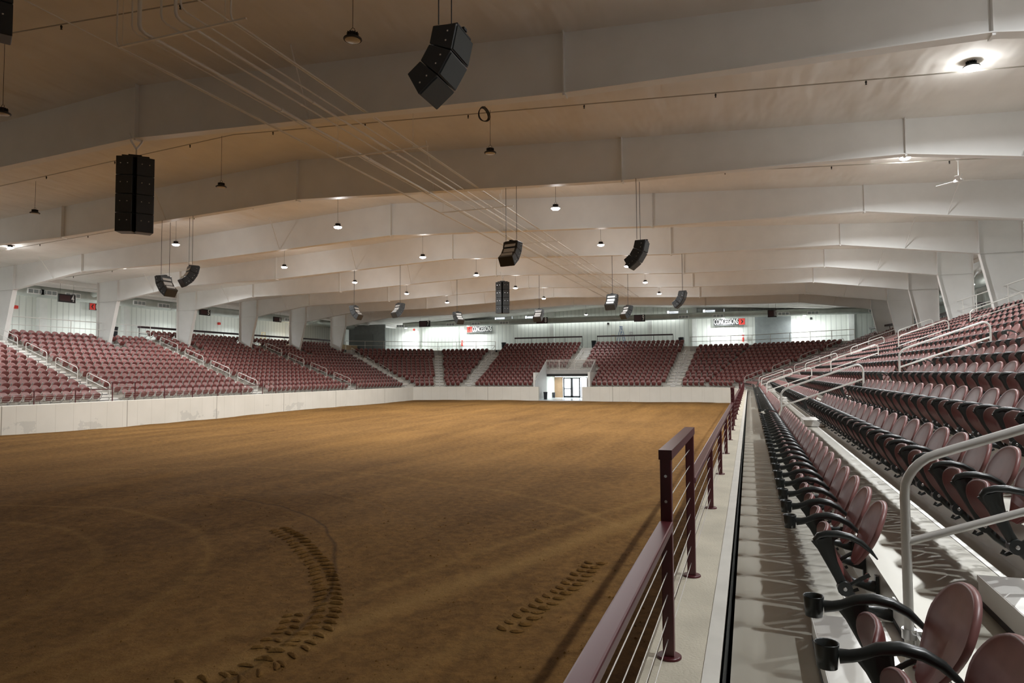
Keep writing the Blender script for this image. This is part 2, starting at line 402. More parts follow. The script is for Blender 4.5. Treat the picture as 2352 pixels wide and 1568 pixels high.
# ---------------------------------------------------------------- arena wall, curb, passage
def wall_piece(name, a, b, nr, zlo=-1.75, top=0.0, th=.35):
    L = (b-a).length; m_ = MB(); ch = .025
    prof = [(0, zlo), (0, top-ch), (-ch, top), (-(th-.05), top), (-th, top-.04), (-th, zlo)]
    m_.prism([(0, y, z) for y, z in prof], (L, 0, 0))
    for i, f in enumerate(m_.f): pass
    o = m_.build(name, CONC); t = (b-a).normalized()
    # local x along the wall, local -y outward
    o.matrix_world = Matrix(((t.x, -nr.x, 0, a.x), (t.y, -nr.y, 0, a.y), (0, 0, 1, 0), (0, 0, 0, 1))); return struct(o)
for i in range(9):
    a, b = PTS[i], PTS[i+1]
    nm = {0: 'wall_arena_right', 8: 'wall_arena_left', 4: 'wall_arena_end'}.get(i, 'wall_arena_corner')
    if i == 0:
        o = wall_piece(nm, a, b, NR[i], th=.38); o.data.materials[0] = CURB
        pt = MB().box((-.245, -16, -.004), (-.165, 59, .006)).build('trim_3', CURBP); struct(pt)
    elif i == 4:
        wall_piece(nm, a, V2((-16.15, EY)), NR[i]); wall_piece(nm, V2((-20.8, EY)), b, NR[i])
    else: wall_piece(nm, a, b, NR[i])
g = MB()
for s in range(9): [(strip(g, s, .30, .60, -.5, -.5, l_), strip(g, s, .395, .395, -.5, -.035, l_)) for l_ in segs_for(1, s)]
struct(g.build('gap_shade_sheet', GAP_SHADE))  # black sheets stand in for the shade inside the curb gap
struct(MB().box((-53, -16, -1.9), (19, 88, -1.8)).build('floor_light_stop', GREYW))  # unseen slab added to block sky light leaking under the stands

# dirt floor: one displaced grid, fine near the camera
xs = np.concatenate([np.linspace(-36, -14, 45), np.linspace(-13.9, -.5, 190), [-.3]])
ys = np.concatenate([np.linspace(-14, 1, 20), np.linspace(1.07, 14, 190), np.linspace(14.4, 72, 100)])
X, Y = np.meshgrid(xs, ys); rng = np.random.RandomState(3)
Zg = np.zeros_like(X)
for q in range(60):
    f_ = 10**rng.uniform(-.9, .75); a_ = rng.uniform(0, 6.28); ph = rng.uniform(0, 6.28)
    Zg += .0045/(f_**.55)*np.sin(f_*(X*np.cos(a_)+Y*np.sin(a_))+ph)
Zg += .05*np.clip((X+2.4)/1.9, 0, 1)
dd = np.sqrt(((X+13.2)*.93)**2+(Y-4.6)**2)
for rad in (4.6, 6.05, 7.95, 9.6, 12.6): Zg += .008*np.exp(-((dd-rad)/.10)**2)-.008*np.exp(-((dd-rad-.2)/.10)**2)
Zg = np.where((Y > 68.5), Zg*.3, Zg)
V = np.stack([X.ravel(), Y.ravel(), (DIRTZ+Zg).ravel()], 1)
ny, nx = X.shape
idx = np.arange(nx*ny).reshape(ny, nx)
Fq = np.stack([idx[:-1, :-1].ravel(), idx[:-1, 1:].ravel(), idx[1:, 1:].ravel(), idx[1:, :-1].ravel()], 1)
fl = MB(); fl.v = [tuple(v) for v in V]; fl.f = [tuple(int(i) for i in f) for f in Fq]; fl.m = [0]*len(fl.f); fl.sm = [True]*len(fl.f)
def hz_(x, y):
    i = int(np.clip(np.searchsorted(xs, x), 1, len(xs)-1)); j = int(np.clip(np.searchsorted(ys, y), 1, len(ys)-1)); return float(Zg[j, i])
def lug(x, y, a, L, wd, h):
    DIRTZ = globals()['DIRTZ']+hz_(x, y)
    c, s_ = math.cos(a), math.sin(a); rings = []
    for t, k in ((-1, .15), (-.6, .8), (0, 1), (.6, .85), (1, .15)):
        cx, cy = x+c*t*L+s_*.25*L*t*t, y+s_*t*L-c*.25*L*t*t; r_ = []
        for u, hz in ((-1, -.02), (-.45, .8), (.2, 1), (1, -.02)): r_.append((cx-s_*u*wd*k, cy+c*u*wd*k, DIRTZ+h*hz*k+.006))
        rings.append(r_)
    v = [p for r_ in rings for p in r_]; f = []
    for i in range(4):
        for j in range(3): f.append((i*4+j, i*4+j+1, i*4+j+5, i*4+j+4))
    fl.add(v, f, 0, True)
def track(pts, step, half, h, jit=.02):
    P = [Vector(p) for p in pts]; acc = 0
    for i in range(len(P)-1):
        L = (P[i+1]-P[i]).length; t = (P[i+1]-P[i]).normalized(); a = math.atan2(t.y, t.x); u = 0
        while u < L:
            p = P[i]+t*u; r = V2((t.y, -t.x))
            for s in (-1, 1): lug(p.x+r.x*s*half*.55+random.uniform(-jit, jit), p.y+r.y*s*half*.55, a+math.pi/2+s*.45, half*.48, .034, h*random.uniform(.6, 1.15))
            u += step
track([(-8.12, 10.22), (-7.16, 9.56), (-6.15, 8.69), (-5.42, 7.86), (-4.95, 7.16), (-4.72, 6.65), (-4.62, 6.16), (-4.64, 5.75), (-4.8, 5.3), (-5.2, 4.9)], .19, .20, .035)
track([(-5.25, 6.9), (-5.0, 6.4), (-4.95, 5.9)], .2, .14, .025)
track([(-4.1, 4.9), (-3.6, 4.5), (-3.0, 4.2)], .24, .2, .03)
track([(-2.6, 7.2), (-2.5, 7.95), (-2.33, 8.7), (-2.21, 9.99)], .2, .17, .032)
for i in range(1500):    # clods
    y = 1.5+random.random()**1.5*11; x = -.75-random.random()**1.4*(6+y*.6); r = random.uniform(.006, .018)*(1.5 if random.random() < .06 else 1)
    vs = [(x+r*random.uniform(.7, 1.3)*math.cos(a), y+r*random.uniform(.7, 1.3)*math.sin(a), DIRTZ+hz_(x, y)-.003) for a in (0, 1.25, 2.5, 3.75, 5)]
    fl.add(vs+[(x, y, DIRTZ+hz_(x, y)+r*.85)], [(j, (j+1) % 5, 5) for j in range(5)], 0)
struct(fl.build('floor', DIRT))

# passage under the end stand
Yp = 75.3; pz = -1.40
m_ = MB(); m_.box((-30.2, EY+.05, pz-.2), (-14.9, 85, pz)); struct(m_.build('floor_passage', mat('passage_floor', (.62, .66, .70), .25)))
m_ = MB(); m_.box((-21.5, EY+.4, pz), (-21.27, Yp, 1.5)); struct(m_.build('wall_passage_left', PLAIN))
m_ = MB(); m_.box((-15.63, EY+.4, pz), (-15.4, Yp, 1.5)); struct(m_.build('wall_passage_right', PLAIN))
m_ = MB(); m_.box((-21.3, EY+4.7, 1.12), (-15.6, Yp, 1.3)); struct(m_.build('ceiling_passage', PLAIN))
m_ = MB(); m_.box((-21.3, Yp, .85), (-15.6, Yp+.15, 1.12)); m_.box((-16.0, Yp, pz), (-15.6, Yp+.15, 1.12)); struct(m_.build('wall_passage_end', PLAIN))
m_ = MB(); m_.box((-21.25, 75.0, pz), (-20.35, 75.3, 1.10)); struct(m_.build('trim_5', TAN))
dr = bpy.data.objects.new('door_1', None); C.objects.link(dr); dr.location = (-20.3, Yp, pz); struct(dr); dr['label'] = 'black framed glass double door at the end of the passage'
for i, x0 in enumerate((0.0, 1.0)):
    f = MB(); W = .98; Hh = 2.25
    f.box((x0, 0, 0), (x0+.13, .08, Hh)); f.box((x0+W-.13, 0, 0), (x0+W, .08, Hh)); f.box((x0, 0, Hh-.1), (x0+W, .08, Hh)); f.box((x0, 0, 0), (x0+W, .08, .18))
    if i == 0: f.box((x0, 0, .95), (x0+W, .08, 1.03))
    f.build('door_leaf', BLK, dr); MB().box((x0+.1, .03, .18), (x0+W-.1, .05, Hh-.1)).build('door_pane', GLASS, dr)
wd = bpy.data.objects.new('window_1', None); C.objects.link(wd); wd.location = (-18.25, Yp, pz); struct(wd)
lb_ = MB(); lb_.box((-30.2, 75.45, -1.8), (-30, 85, 1.5)); lb_.box((-15.1, 75.45, -1.8), (-14.9, 85, 1.5)); lb_.box((-30.2, 75.25, -1.8), (-21.3, 75.45, 1.5)); lb_.box((-30.2, 75.45, 1.3), (-14.9, 85.2, 1.5)); struct(lb_.build('wall_lobby', PLAIN))
f = MB(); f.box((0, 0, 0), (.05, .08, 2.4)); f.box((.7, 0, 0), (.75, .08, 2.4)); f.box((0, 0, 0), (.75, .08, .06)); f.build('window_frame', BLK, wd)
MB().box((.05, .03, .06), (.7, .05, 2.4)).build('window_pane', GLASS, wd)
# platform, wing walls and balustrade over the passage
vb = thing('stair_platform', 'grey white landing with picket balustrade over the lit passage', 'stair landing', (-18.45, EY+4.4, 1.0))
x0, x1 = -2.75, 2.75; zp = tz(7)-1.0; yo = 1.36
MB().box((x0, 0, zp-.12), (x1, yo, zp)).build('landing_floor', DECK, vb)
MB().box((x0, -.06, zp-.42), (x1, 0, zp+.02)).build('fascia_board', FASC, vb)
MB().box((x0, .02, .05), (x1, .14, zp-.4)).build('header_beam', BLK, vb)
pk = MB(); sps = [x0, x0+1.45, x0+3.2, x1]
for x in sps: MB().box((x-.03, -.05, zp-.4), (x+.03, .01, zp+1.08)).build('post', WPIPE, vb)
MB().box((x0-.03, -.06, zp+1.08), (x1+.03, .02, zp+1.14)).build('top_rail', WPIPE, vb)
xx = x0
while xx < x1: pk.box((xx, -.03, zp+.08), (xx+.022, -.01, zp+1.0)); xx += .115
pk.box((x0, -.035, zp+.97), (x1, -.005, zp+1.02)); pk.box((x0, -.035, zp+.06), (x1, -.005, zp+.11)); tag(pk.build('pickets', WPIPE, vb), kind='stuff')
for sx, x in ((-1, x0), (1, x1)):
    q = MB().prism([(x, 0, zp+1.0), (x, -4.25, -.35+.0), (x, -4.25, -2.3), (x, 0, -2.3)], (sx*.05, 0, 0)); q.build('wing_wall', FASC, vb)
    MB().tube([(x, .0, zp+1.11), (x, -4.2, -.3)], .028, 6).build('top_rail', WPIPE, vb)
    MB().box((x-.01+sx*.06, .2-4.5, -1.0+.0), (x+sx*.75, .26-4.5, -.97+.75)) 
# ---------------------------------------------------------------- aisle steps and handrails
def proto_handrail(run, rise, hgt=.93, r=.0235):
    root = thing('handrail', 'white pipe handrail', 'handrail')
    s = rise/run; b = .16; P = [(0, 0, -.12), (0, 0, hgt-b-.02)]
    for i in range(1, 6):
        a = i/6*math.pi/2; P.append((b*(1-math.cos(a))*.9, 0, hgt-b+b*math.sin(a)*.85+s*b*(1-math.cos(a))))
    P.append((b, 0, hgt-.02+s*b))
    e = run-b; P.append((e, 0, hgt-.02+s*e))
    for i in range(1, 6):
        a = i/6*math.pi/2; P.append((e+b*math.sin(a)*.95, 0, hgt-.02+s*e+s*b*math.sin(a)*.6-b*(1-math.cos(a))))
    P += [(run, 0, hgt-b+s*run-.05), (run, 0, rise-.14)]
    MB().tube(P, r, 10).build('rail_loop', WPIPE, root)
    MB().tube([(0, 0, hgt*.55), (run, 0, hgt*.55+rise)], r*.85, 8).build('lower_bar', WPIPE, root)
    for x, z in ((0, .05), (run, rise+.03)):
        cl = MB().lathe([(r*1.5, z-.02), (r*1.5, z+.03)], (x, 0, 0), 10); cl.box((x, -.02, z-.015), (x+.09, .02, z+.025)); cl.build('clamp', BOLT, root)
    return root
hproto = proto_handrail(1.86, .68); first = [True]
def place_handrail(p, ang, z, label, group):
    o = hproto if first[0] else copy_tree(hproto); first[0] = False
    o.location = (p[0], p[1], z); o.rotation_euler = (0, 0, ang); o['label'] = label; o['group'] = group
def aisle(q, dr, wid, lab, rows, rails, k0=1, seg=None):
    """q point on wall line, dr outward direction, cosine-corrected spacing by seg normal"""
    c = dr.dot(seg) if seg else 1.0
    ang = math.atan2(dr.y, dr.x)
    root = thing('aisle_stairs', 'aluminium aisle steps '+lab, 'stairs', (q.x, q.y, 0), ang)
    for k in range(k0, rows):
        o = off(k)/c; r = tz(k+1)-tz(k)
        s = MB(); s.box((o-.46, -wid/2, tz(k)+.012), (o-.012, wid/2, tz(k)+r/2)); s.box((o-.465, -wid/2, tz(k)+r/2-.03), (o-.45, wid/2, tz(k)+r/2+.004)); s.box((o-.463, -wid/2, tz(k)+.0), (o-.458, wid/2, tz(k)+.035), 1); s.box((o-.02, -wid/2, tz(k)+r/2+.008), (o-.006, wid/2, tz(k+1)-.006)); s.box((o-.022, -wid/2, tz(k)+r/2+.008), (o-.018, wid/2, tz(k)+r/2+.04), 1); so_ = s.build('step', (STEPW, BLK), root); MB().box((o-.46, -wid/2+.01, tz(k)+r/2), (o-.02, wid/2-.01, tz(k)+r/2+.006)).build('step_top', ALU, so_)  # black strips paint in the thin shadow lines under each rise
    for i, k in enumerate(rails):
        p = q+dr*(off(k)/c-.05); nmz = ('lowest', 'second lowest', 'third lowest', 'uppermost', 'topmost')[min(i, 4)]
        place_handrail((p.x, p.y), ang, tz(k)+.26, '%s white handrail on the steps %s' % (nmz, lab), 'white handrails on the aisle steps')
RLAB = ['just behind the camera in the right stand', 'in the nearest aisle of the right stand', 'in the second aisle of the right stand', 'in the third aisle of the right stand', 'in the fourth aisle of the right stand']
for i in range(1, 5): aisle(V2((-.55, RA[i])), V2((1, 0)), 1.22, RLAB[i], 13 if i < 4 else 15, [1, 4, 7, 10])
aisle(V2((-.55, 57.4)), V2((1, 0)), 1.1, 'in the farthest aisle of the right stand', 15, [1, 4, 7, 10])
LLAB = ['in the farthest aisle of the left stand', 'in the middle aisle of the left stand', 'in the left stand aisle by the frame edge', 'beyond the left frame edge']
for i in range(4): aisle(V2((WX, LA[i])), V2((-1, 0)), 1.22, LLAB[i], 15 if i < 1 else 13, [1, 4, 7, 10])
for i, lab, wd_, rails in ((7, 'in the far left corner beside the dark block', 1.5, [4, 7, 10]), (6, 'straight up the middle of the corner block', .9, []), (5, 'left of the far end block', 1.4, [2, 5, 8, 11]),
                    (4, 'at the right edge of the far end block', 1.4, [2, 5, 8]), (2, 'in the far right corner', 1.5, [1, 4, 7, 10])):
    a, b = NR[i-1], NR[i]; mm = (a+b).normalized(); aisle(PTS[i].copy(), mm, wd_, lab, 13, rails, 1, a)
aisle(V2((-18.5, EY)), V2((0, 1)), 1.35, 'above the passage landing', 15, [7, 10], 7)

# ---------------------------------------------------------------- seats
def oval(u, hw, e=2.4):
    a = u*math.pi*2; c, s = math.cos(a), math.sin(a)
    return (math.copysign(abs(c)**(2/e), c)*hw, math.copysign(abs(s)**(2/e), s))
def back_mb(nu=18, nr=4, th=.030):
    """pear-shaped shell back, front faces -x; built as concentric rings front and back"""
    m_ = MB(); zc, hh = .615, .205
    def P(u, t, side):
        a = u*math.pi*2; cy, sz = math.cos(a), math.sin(a)
        z = zc+hh*sz*t; v = (z-(zc-hh))/(2*hh)
        hw = .248*(1-.42*max(0, .62-v)**1.15/.55)
        y = hw*t*math.copysign(abs(cy)**.82, cy)
        x = -.155+.15*v-.035*(1-v)**3 - .30*y*y - (.014*(t**8) if not side else -.0) + .03*(max(0, 1-abs(y)/.09)**2)*(max(0, .55-v))*1.2
        return (x+(th if side else 0)*(1-.5*t**8), y, z)
    ts = [.05, .4, .7, .86, .94, .985] if nr > 2 else [.05, .75, .97]
    mid = [tuple((a+b)/2 for a, b in zip(P(j/nu, 1.0, 0), P(j/nu, 1.0, 1))) for j in range(nu)]
    m_.loft([[P(j/nu, t, 0) for j in range(nu)] for t in ts]+([mid])+[[P(j/nu, t, 1) for j in range(nu)] for t in ts[::-1]], 0, True)
    return m_
def pan_mb(nu=16, low=False):
    m_ = MB(); zc, hh = .475, .185
    def P(u, t, side):
        a = u*math.pi*2; cy, sz = math.cos(a), math.sin(a)
        y = .208*t*math.copysign(abs(cy)**.6, cy); z = zc+hh*t*math.copysign(abs(sz)**.75, sz); v = (z-(zc-hh))/(2*hh)
        x = -.205-.13*v-.05*math.sin(v*3.1)-.04*(abs(y)/.2)**2*(.3+v) + (.0 if side else -.004)
        return (x+(.038 if side else 0)*(1-.6*t**6), y, z)
    ts = [.05, .75, .97] if low else [.05, .5, .82, .94, .985]
    mid = [tuple((a+b)/2 for a, b in zip(P(j/nu, 1.0, 0), P(j/nu, 1.0, 1))) for j in range(nu)]
    m_.loft([[P(j/nu, t, 0) for j in range(nu)] for t in ts]+[mid]+[[P(j/nu, t, 1) for j in range(nu)] for t in ts[::-1]], 0, True)
    return m_
def arm_mb(y, cup, seg=8):
    m_ = MB()
    if cup: P = [(-.500, .602), (-.46, .607), (-.42, .618), (-.37, .643), (-.30, .655), (-.23, .643), (-.17, .612), (-.12, .565), (-.085, .520)]; R = [.028, .024, .023, .024, .025, .024, .020, .013, .005]; W = [.018, .019, .022, .028, .031, .030, .024, .016, .007]
    else: P = [(-.415, .585), (-.425, .612), (-.405, .638), (-.36, .652), (-.30, .655), (-.23, .643), (-.17, .612), (-.12, .565), (-.085, .520)]; R = [.012, .016, .019, .021, .022, .021, .018, .012, .004]; W = [.014, .02, .024, .026, .027, .026, .021, .014, .005]
    if seg < 6: P, R, W = P[::2], R[::2], W[::2]
    m_.tube([(x, y, z) for x, z in P], R, seg, 0, True, ry=W, up=(0, 0, 1)); return m_
def cup_mb(y):
    return MB().lathe([(.030, .555), (.036, .557), (.040, .60), (.0435, .642), (.0435, .647), (.040, .645), (.036, .60), (.033, .565), (.002, .562)], (-.540, y, 0), 18)
def stan_mb(y, seg=8, cup=False):
    m_ = MB()
    P = [(-.385, .625), (-.365, .57), (-.335, .48), (-.300, .40), (-.270, .340)]; R = [.068, .050, .034, .028, .030]; W = [.020, .018, .016, .016, .020]
    if seg < 6: P, R, W = P[::2], R[::2], W[::2]
    m_.tube([(x, y, z) for x, z in P], R, seg, 0, True, ry=W, up=(1, 0, 0))
    m_.tube([(-.268, y-.032, .335), (-.268, y+.032, .335)], .043 if seg > 5 else .04, 12 if seg > 5 else 6)
    F = [(-.262, .33), (-.205, .262), (-.150, .222), (-.10, .214), (-.055, .205), (-.012, .20)]
    R2 = [.026, .022, .024, .030, .036, .040]
    if seg < 6: F, R2 = F[::2], R2[::2]
    m_.tube([(x, y, z) for x, z in F], R2, seg, 0, True, ry=[.02]*len(F), up=(0, 0, 1))
    if seg > 5:
        m_.tube([(-.16, y, .185), (-.175, y, .165), (-.155, y, .158), (-.12, y, .175)], .012, 6)
        m_.tube([(-.25, y, .345), (-.18, y, .395), (-.13, y, .425)], .013, 6)
    m_.box((-.02, y-.03, .12), (-.001, y+.03, .275)); return m_
HB, HP = back_mb(44), pan_mb(36)
YA = -PITCH/2
def seat_proto(cup, enda):
    root = thing('stadium_seat', 'maroon folding seat', 'seat')
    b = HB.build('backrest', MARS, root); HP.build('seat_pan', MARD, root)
    
    for s_ in (-1, 1): MB().tube([(-.13, s_*.19, .40), (-.15, s_*.262, .385)], .014, 6).build('bracket', MARD, root)
    for y, has in ((YA, True), (-YA, enda)):
        if not has: continue
        c = cup and y < 0 or (cup and enda and y > 0)
        a = arm_mb(y, c, 10).build('armrest', BLKP, root)
        if c: cup_mb(y).build('cup_holder', BLKP, a)
        st = stan_mb(y, 8).build('stanchion', BLKP, root)
        MB().lathe([(.006, -.033), (.012, -.035), (.012, .035), (.006, .033)], (0, 0, 0), 8).build('pivot_bolt', BOLT, st)
        bo = st.children[0]; bo.rotation_euler = (math.pi/2, 0, 0); bo.location = (-.268, y, .335)
    return root
PRO = {}
def get_seat(cup, enda):
    if (cup, enda) not in PRO: PRO[(cup, enda)] = seat_proto(cup, enda); return PRO[(cup, enda)]
    return copy_tree(PRO[(cup, enda)])
def noarm_first(r):  # keep real prototype only
    return r
cand = []
for s in seats:
    p = proj((s[0], s[1], s[2]+.6))
    dist = math.hypot(s[0], s[1])
    inn = p is not None and -60 < p[0] < 2440 and -60 < p[1] < 1660
    if inn: cand.append((dist, s))
cand.sort(key=lambda q: q[0])
near = set(id(s) for _, s in cand[:300])
ROWN = ['', 'front row', 'row two', 'row three', 'row four', 'row five', 'row six', 'row seven', 'row eight', 'row nine', 'row ten', 'row eleven', 'row twelve', 'row thirteen', 'row fourteen', 'row fifteen']
BLN = {'R0': 'before the nearest aisle', 'R1': 'beyond the nearest aisle', 'R2': 'beyond the second aisle', 'R3': 'beyond the third aisle', 'R4': 'beyond the fourth aisle'}
for _, s in cand[:300]:
    x, y, z, a, k, nm, j, fi, la, ns = s
    cup = k == 1 and not (fi and nm != 'R0')
    o = get_seat(cup, la)
    o.location = (x, y, z); o.rotation_euler = (0, 0, a+random.uniform(-.012, .012))
    idx = ns-j+1 if nm == 'R0' else j
    o['label'] = 'maroon seat%s, right stand %s, %s %s' % (' with cup holder' if cup else '', ROWN[k], ORD[idx], BLN.get(nm, 'beyond the corner'))
    o['group'] = 'maroon seats of the right stand nearest the camera'
# everything farther away: one object of many seats
def np_mesh(parts):
    vs, fs, ms, sm = [], [], [], []
    for mb, mi in parts:
        o = len(vs); vs += mb.v; fs += [tuple(i+o for i in f) for f in mb.f]; ms += [mi]*len(mb.f); sm += mb.sm
    return np.array(vs, dtype=np.float32), fs, ms, sm
def lowseat(level, cup, enda):
    if level == 0: pr = [(back_mb(16), 0), (pan_mb(14), 1), (arm_mb(YA, cup, 6), 2), (stan_mb(YA, 6), 2)]
    else: pr = [(back_mb(14, 2), 0), (pan_mb(10, True), 1), (stan_mb(YA, 4), 3)]
    if cup: pr.append((cup_mb(YA), 2))
    if enda: pr += [(arm_mb(-YA, False, 4), 2)]*(level == 0)+[(stan_mb(-YA, 4), 3 if level else 2)]
    return np_mesh(pr)
LW = {}
AV, AL, AS, AM, AT, ASM = [], [], [], [], [], []; vo = 0; lo_ = 0
for s in seats:
    if id(s) in near: continue
    x, y, z, a, k, nm, j, fi, la, ns = s
    if nm == 'R0' and y < -2: continue
    if nm == 'L3' and y < 12: continue
    lev = 0 if (nm in ('R0', 'R1', 'R2') or (nm == 'R3')) else 1
    key = (lev, k == 1 and nm[0] == 'R', la)
    if key not in LW:
        v, f, ms_, sm_ = lowseat(*key)
        LW[key] = (v, np.array([i for q in f for i in q]), np.array([len(q) for q in f]), ms_, sm_)
    v, loops, tot, ms_, sm_ = LW[key]
    a += random.uniform(-.015, .015)
    c_, s_ = math.cos(a), math.sin(a)
    vv = np.stack([v[:, 0]*c_-v[:, 1]*s_+x, v[:, 0]*s_+v[:, 1]*c_+y, v[:, 2]+z], 1)
    AV.append(vv); AL.append(loops+vo); AT.append(tot); AM.append(ms_); ASM.append(sm_); vo += len(vv)
AV = np.concatenate(AV); AL = np.concatenate(AL); AT = np.concatenate(AT); AM = np.concatenate(AM); ASM = np.concatenate(ASM)
me = bpy.data.meshes.new('stadium_seats'); me.vertices.add(len(AV)); me.vertices.foreach_set('co', AV.ravel().astype(np.float32))
me.loops.add(len(AL)); me.loops.foreach_set('vertex_index', AL.astype(np.int32))
me.polygons.add(len(AT)); st_ = np.concatenate([[0], np.cumsum(AT)[:-1]]); me.polygons.foreach_set('loop_start', st_.astype(np.int32)); me.polygons.foreach_set('loop_total', AT.astype(np.int32))
me.polygons.foreach_set('material_index', AM.astype(np.int32)); me.polygons.foreach_set('use_smooth', ASM.astype(bool))
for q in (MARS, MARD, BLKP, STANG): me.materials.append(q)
me.update(calc_edges=True); me.validate()
so = bpy.data.objects.new('stadium_seats', me); C.objects.link(so)
tag(so, 'thousands of folded maroon seats in rows around the left, far and right stands', 'seats', None, 'stuff')
print('SEATS', len(seats), 'faces', len(AT))

# ---------------------------------------------------------------- maroon guard rails in front of the first rows
def rail_unit(low_len, tall_len, nlow, fine=True, name_label='', loc=(0, 0, 0), ang=0, zb=0):
    """along +y local: tall section first then the low one"""
    root = thing('guard_rail', name_label, 'railing', loc, ang, 'maroon cable guard rails along the arena wall')
    hT, hL = 1.065, .70; pw = .029 if fine else .02
    def post(y, h):
        p = MB().box((-pw, y-pw, 0), (pw, y+pw, h-.02)).build('post', MAR, root)
        if fine:
            MB().lathe([(.063, .001), (.063, .010), (.058, .013)], (0, y, 0), 24).build('base_flange', MAR, p)
            bv = p.modifiers.new('b', 'BEVEL'); bv.width = .006; bv.segments = 2
        return p
    ys = [0.0]
    if tall_len:
        for y in (0, tall_len):
            p = post(y, hT)
            if fine and y == 0:
                for z in (.80, .93): MB().tube([(-.0, y-pw-.004, z), (0, y-pw-.001, z)], .008, 8).build('cable_bolt', BOLT, p)
        t = MB().box((-.034, -.034, hT-.05), (.034, tall_len+.034, hT)).build('top_rail', MAR, root)
        for i in range(8):
            z = .10+i*.115; MB().tube([(0, 0, z), (0, tall_len, z)], .0028 if fine else .005, 5).build('cable', CABLE, root)
    y0 = tall_len; y1 = tall_len+low_len
    for i in range(1, nlow): post(y0+low_len*i/nlow, hL)
    tr = MB().box((-.036, y0+pw, hL-.045), (.036, y1-pw, hL)).build('top_rail', MAR, root)
    if fine: bv = tr.modifiers.new('b', 'BEVEL'); bv.width = .008; bv.segments = 2
    for i in range(5):
        z = .10+i*.112; MB().tube([(0, y0, z), (0, y1, z)], .0028 if fine else .005, 5).build('cable', CABLE, root)
    return root
RL = ['beside the camera', 'ending at the nearest aisle', 'between second and third aisles', 'between third and fourth aisles', 'at the far end']
u0 = rail_unit(12.74, 1.46, 5, True, 'maroon steel guard rail with cables, taller over the first aisle, nearest the camera', (-.42, 3.6, 0))
for i in range(1, 4):
    u = copy_tree(u0); u.location = (-.42, 3.6+14.2*i, 0); u['label'] = 'maroon steel guard rail with cables, %s length along the right walkway' % ORD[i+1]
ub = copy_tree(u0); ub.location = (-.42, 3.6-14.2, 0); ub['label'] = 'maroon guard rail length in the lower foreground, running off the frame bottom'
del_tall = [c for c in ub.children]
for i, a in enumerate(LA[:3]):
    rail_unit(11.2, 1.5, 5, False, 'maroon guard rail in front of the left stand, %s' % ('farthest length', 'middle length', 'length by the frame edge')[i], (WX-.17, a+.75, 0), math.pi)

# ---------------------------------------------------------------- concourse guards and drink rails
def guard(name_label, pts, z, mt, hgt=1.07, nmid=1, r=.027, drink=False, sp=2.3, group='railings along the top of the stands'):
    root = thing('drink_rail' if drink else 'concourse_railing', name_label, 'railing', (pts[0][0], pts[0][1], z), 0, group)
    o = Vector((pts[0][0], pts[0][1])); P = [V2(p)-o for p in pts]
    for i in range(len(P)-1):
        L = (P[i+1]-P[i]).length; k = max(1, round(L/sp)); t = (P[i+1]-P[i]).normalized()
        for j in range(k+(1 if i == len(P)-2 else 0)):
            p = P[i]+(P[i+1]-P[i])*(j/k); MB().tube([(p.x, p.y, 0), (p.x, p.y, hgt)], r, 6).build('post', mt, root)
        a, b = P[i], P[i+1]
        if drink:
            nn = V2((t.y, -t.x)); c = (a+b)/2; MB().obox((c.x, c.y, hgt+.03), (t.x*L/2, t.y*L/2, 0), (nn.x*.2, nn.y*.2, 0), (0, 0, .08)).build('counter', DRINK, root)
        else: MB().tube([(a.x, a.y, hgt), (b.x, b.y, hgt)], r, 6).build('top_bar', mt, root)
        for q in range(nmid): MB().tube([(a.x, a.y, hgt*(q+1)/(nmid+1)), (b.x, b.y, hgt*(q+1)/(nmid+1))], r*.8, 6).build('middle_bar', mt, root)
    return root
o13, o15 = off(13)+.12, off(15)+.25
guard('white railing on the concourse edge above the left stand', [(WX-o13, 10), (WX-o13, 42.0)], CZ, WPIPE)
guard('white railing on the concourse edge at upper right', [(-.55+o13, 9), (-.55+o13, 46.4)], CZ, WPIPE)
def bp(i, o): p = offpt(i, o); return (p.x, p.y)
guard('white railing above the far left corner block', [bp(5, o13), bp(6, o13), bp(7, o13)], CZ, WPIPE)
guard('white railing above the far right corner block', [bp(4, o13), bp(3, o13), bp(2, o13)], CZ, WPIPE)
zr = CZ+.02
FRC = [f for f in FR]
guard('black drink rail above the left stand, nearer run left of the wide pillar', [(WX-o15, 42.6), (WX-o15, 54.6)], zr, BLK, drink=True)
guard('black drink rail above the left stand, farther run', [(WX-o15, 55.4), bp(8, o15), (bp(7, o15)[0]+.3, bp(7, o15)[1]-.7)], zr, BLK, drink=True)
guard('black drink rail above the far block left of the passage', [(-28.2, EY+o15), (-19.4, EY+o15)], zr, BLK, hgt=1.45, drink=True)
guard('black drink rail above the far block right of the passage', [(-17.5, EY+o15), (-8.4, EY+o15)], zr, BLK, hgt=1.45, drink=True)
guard('black drink rail in the upper far right corner', [(-.55+o15, 58.5), bp(1, o15), (bp(2, o15)[0]-.3, bp(2, o15)[1]-.8)], zr, BLK, drink=True)
guard('black drink rail behind the right-hand pillars', [(-.55+o15, 47.6), (-.55+o15, 56.5)], zr, BLK, drink=True)
#@@

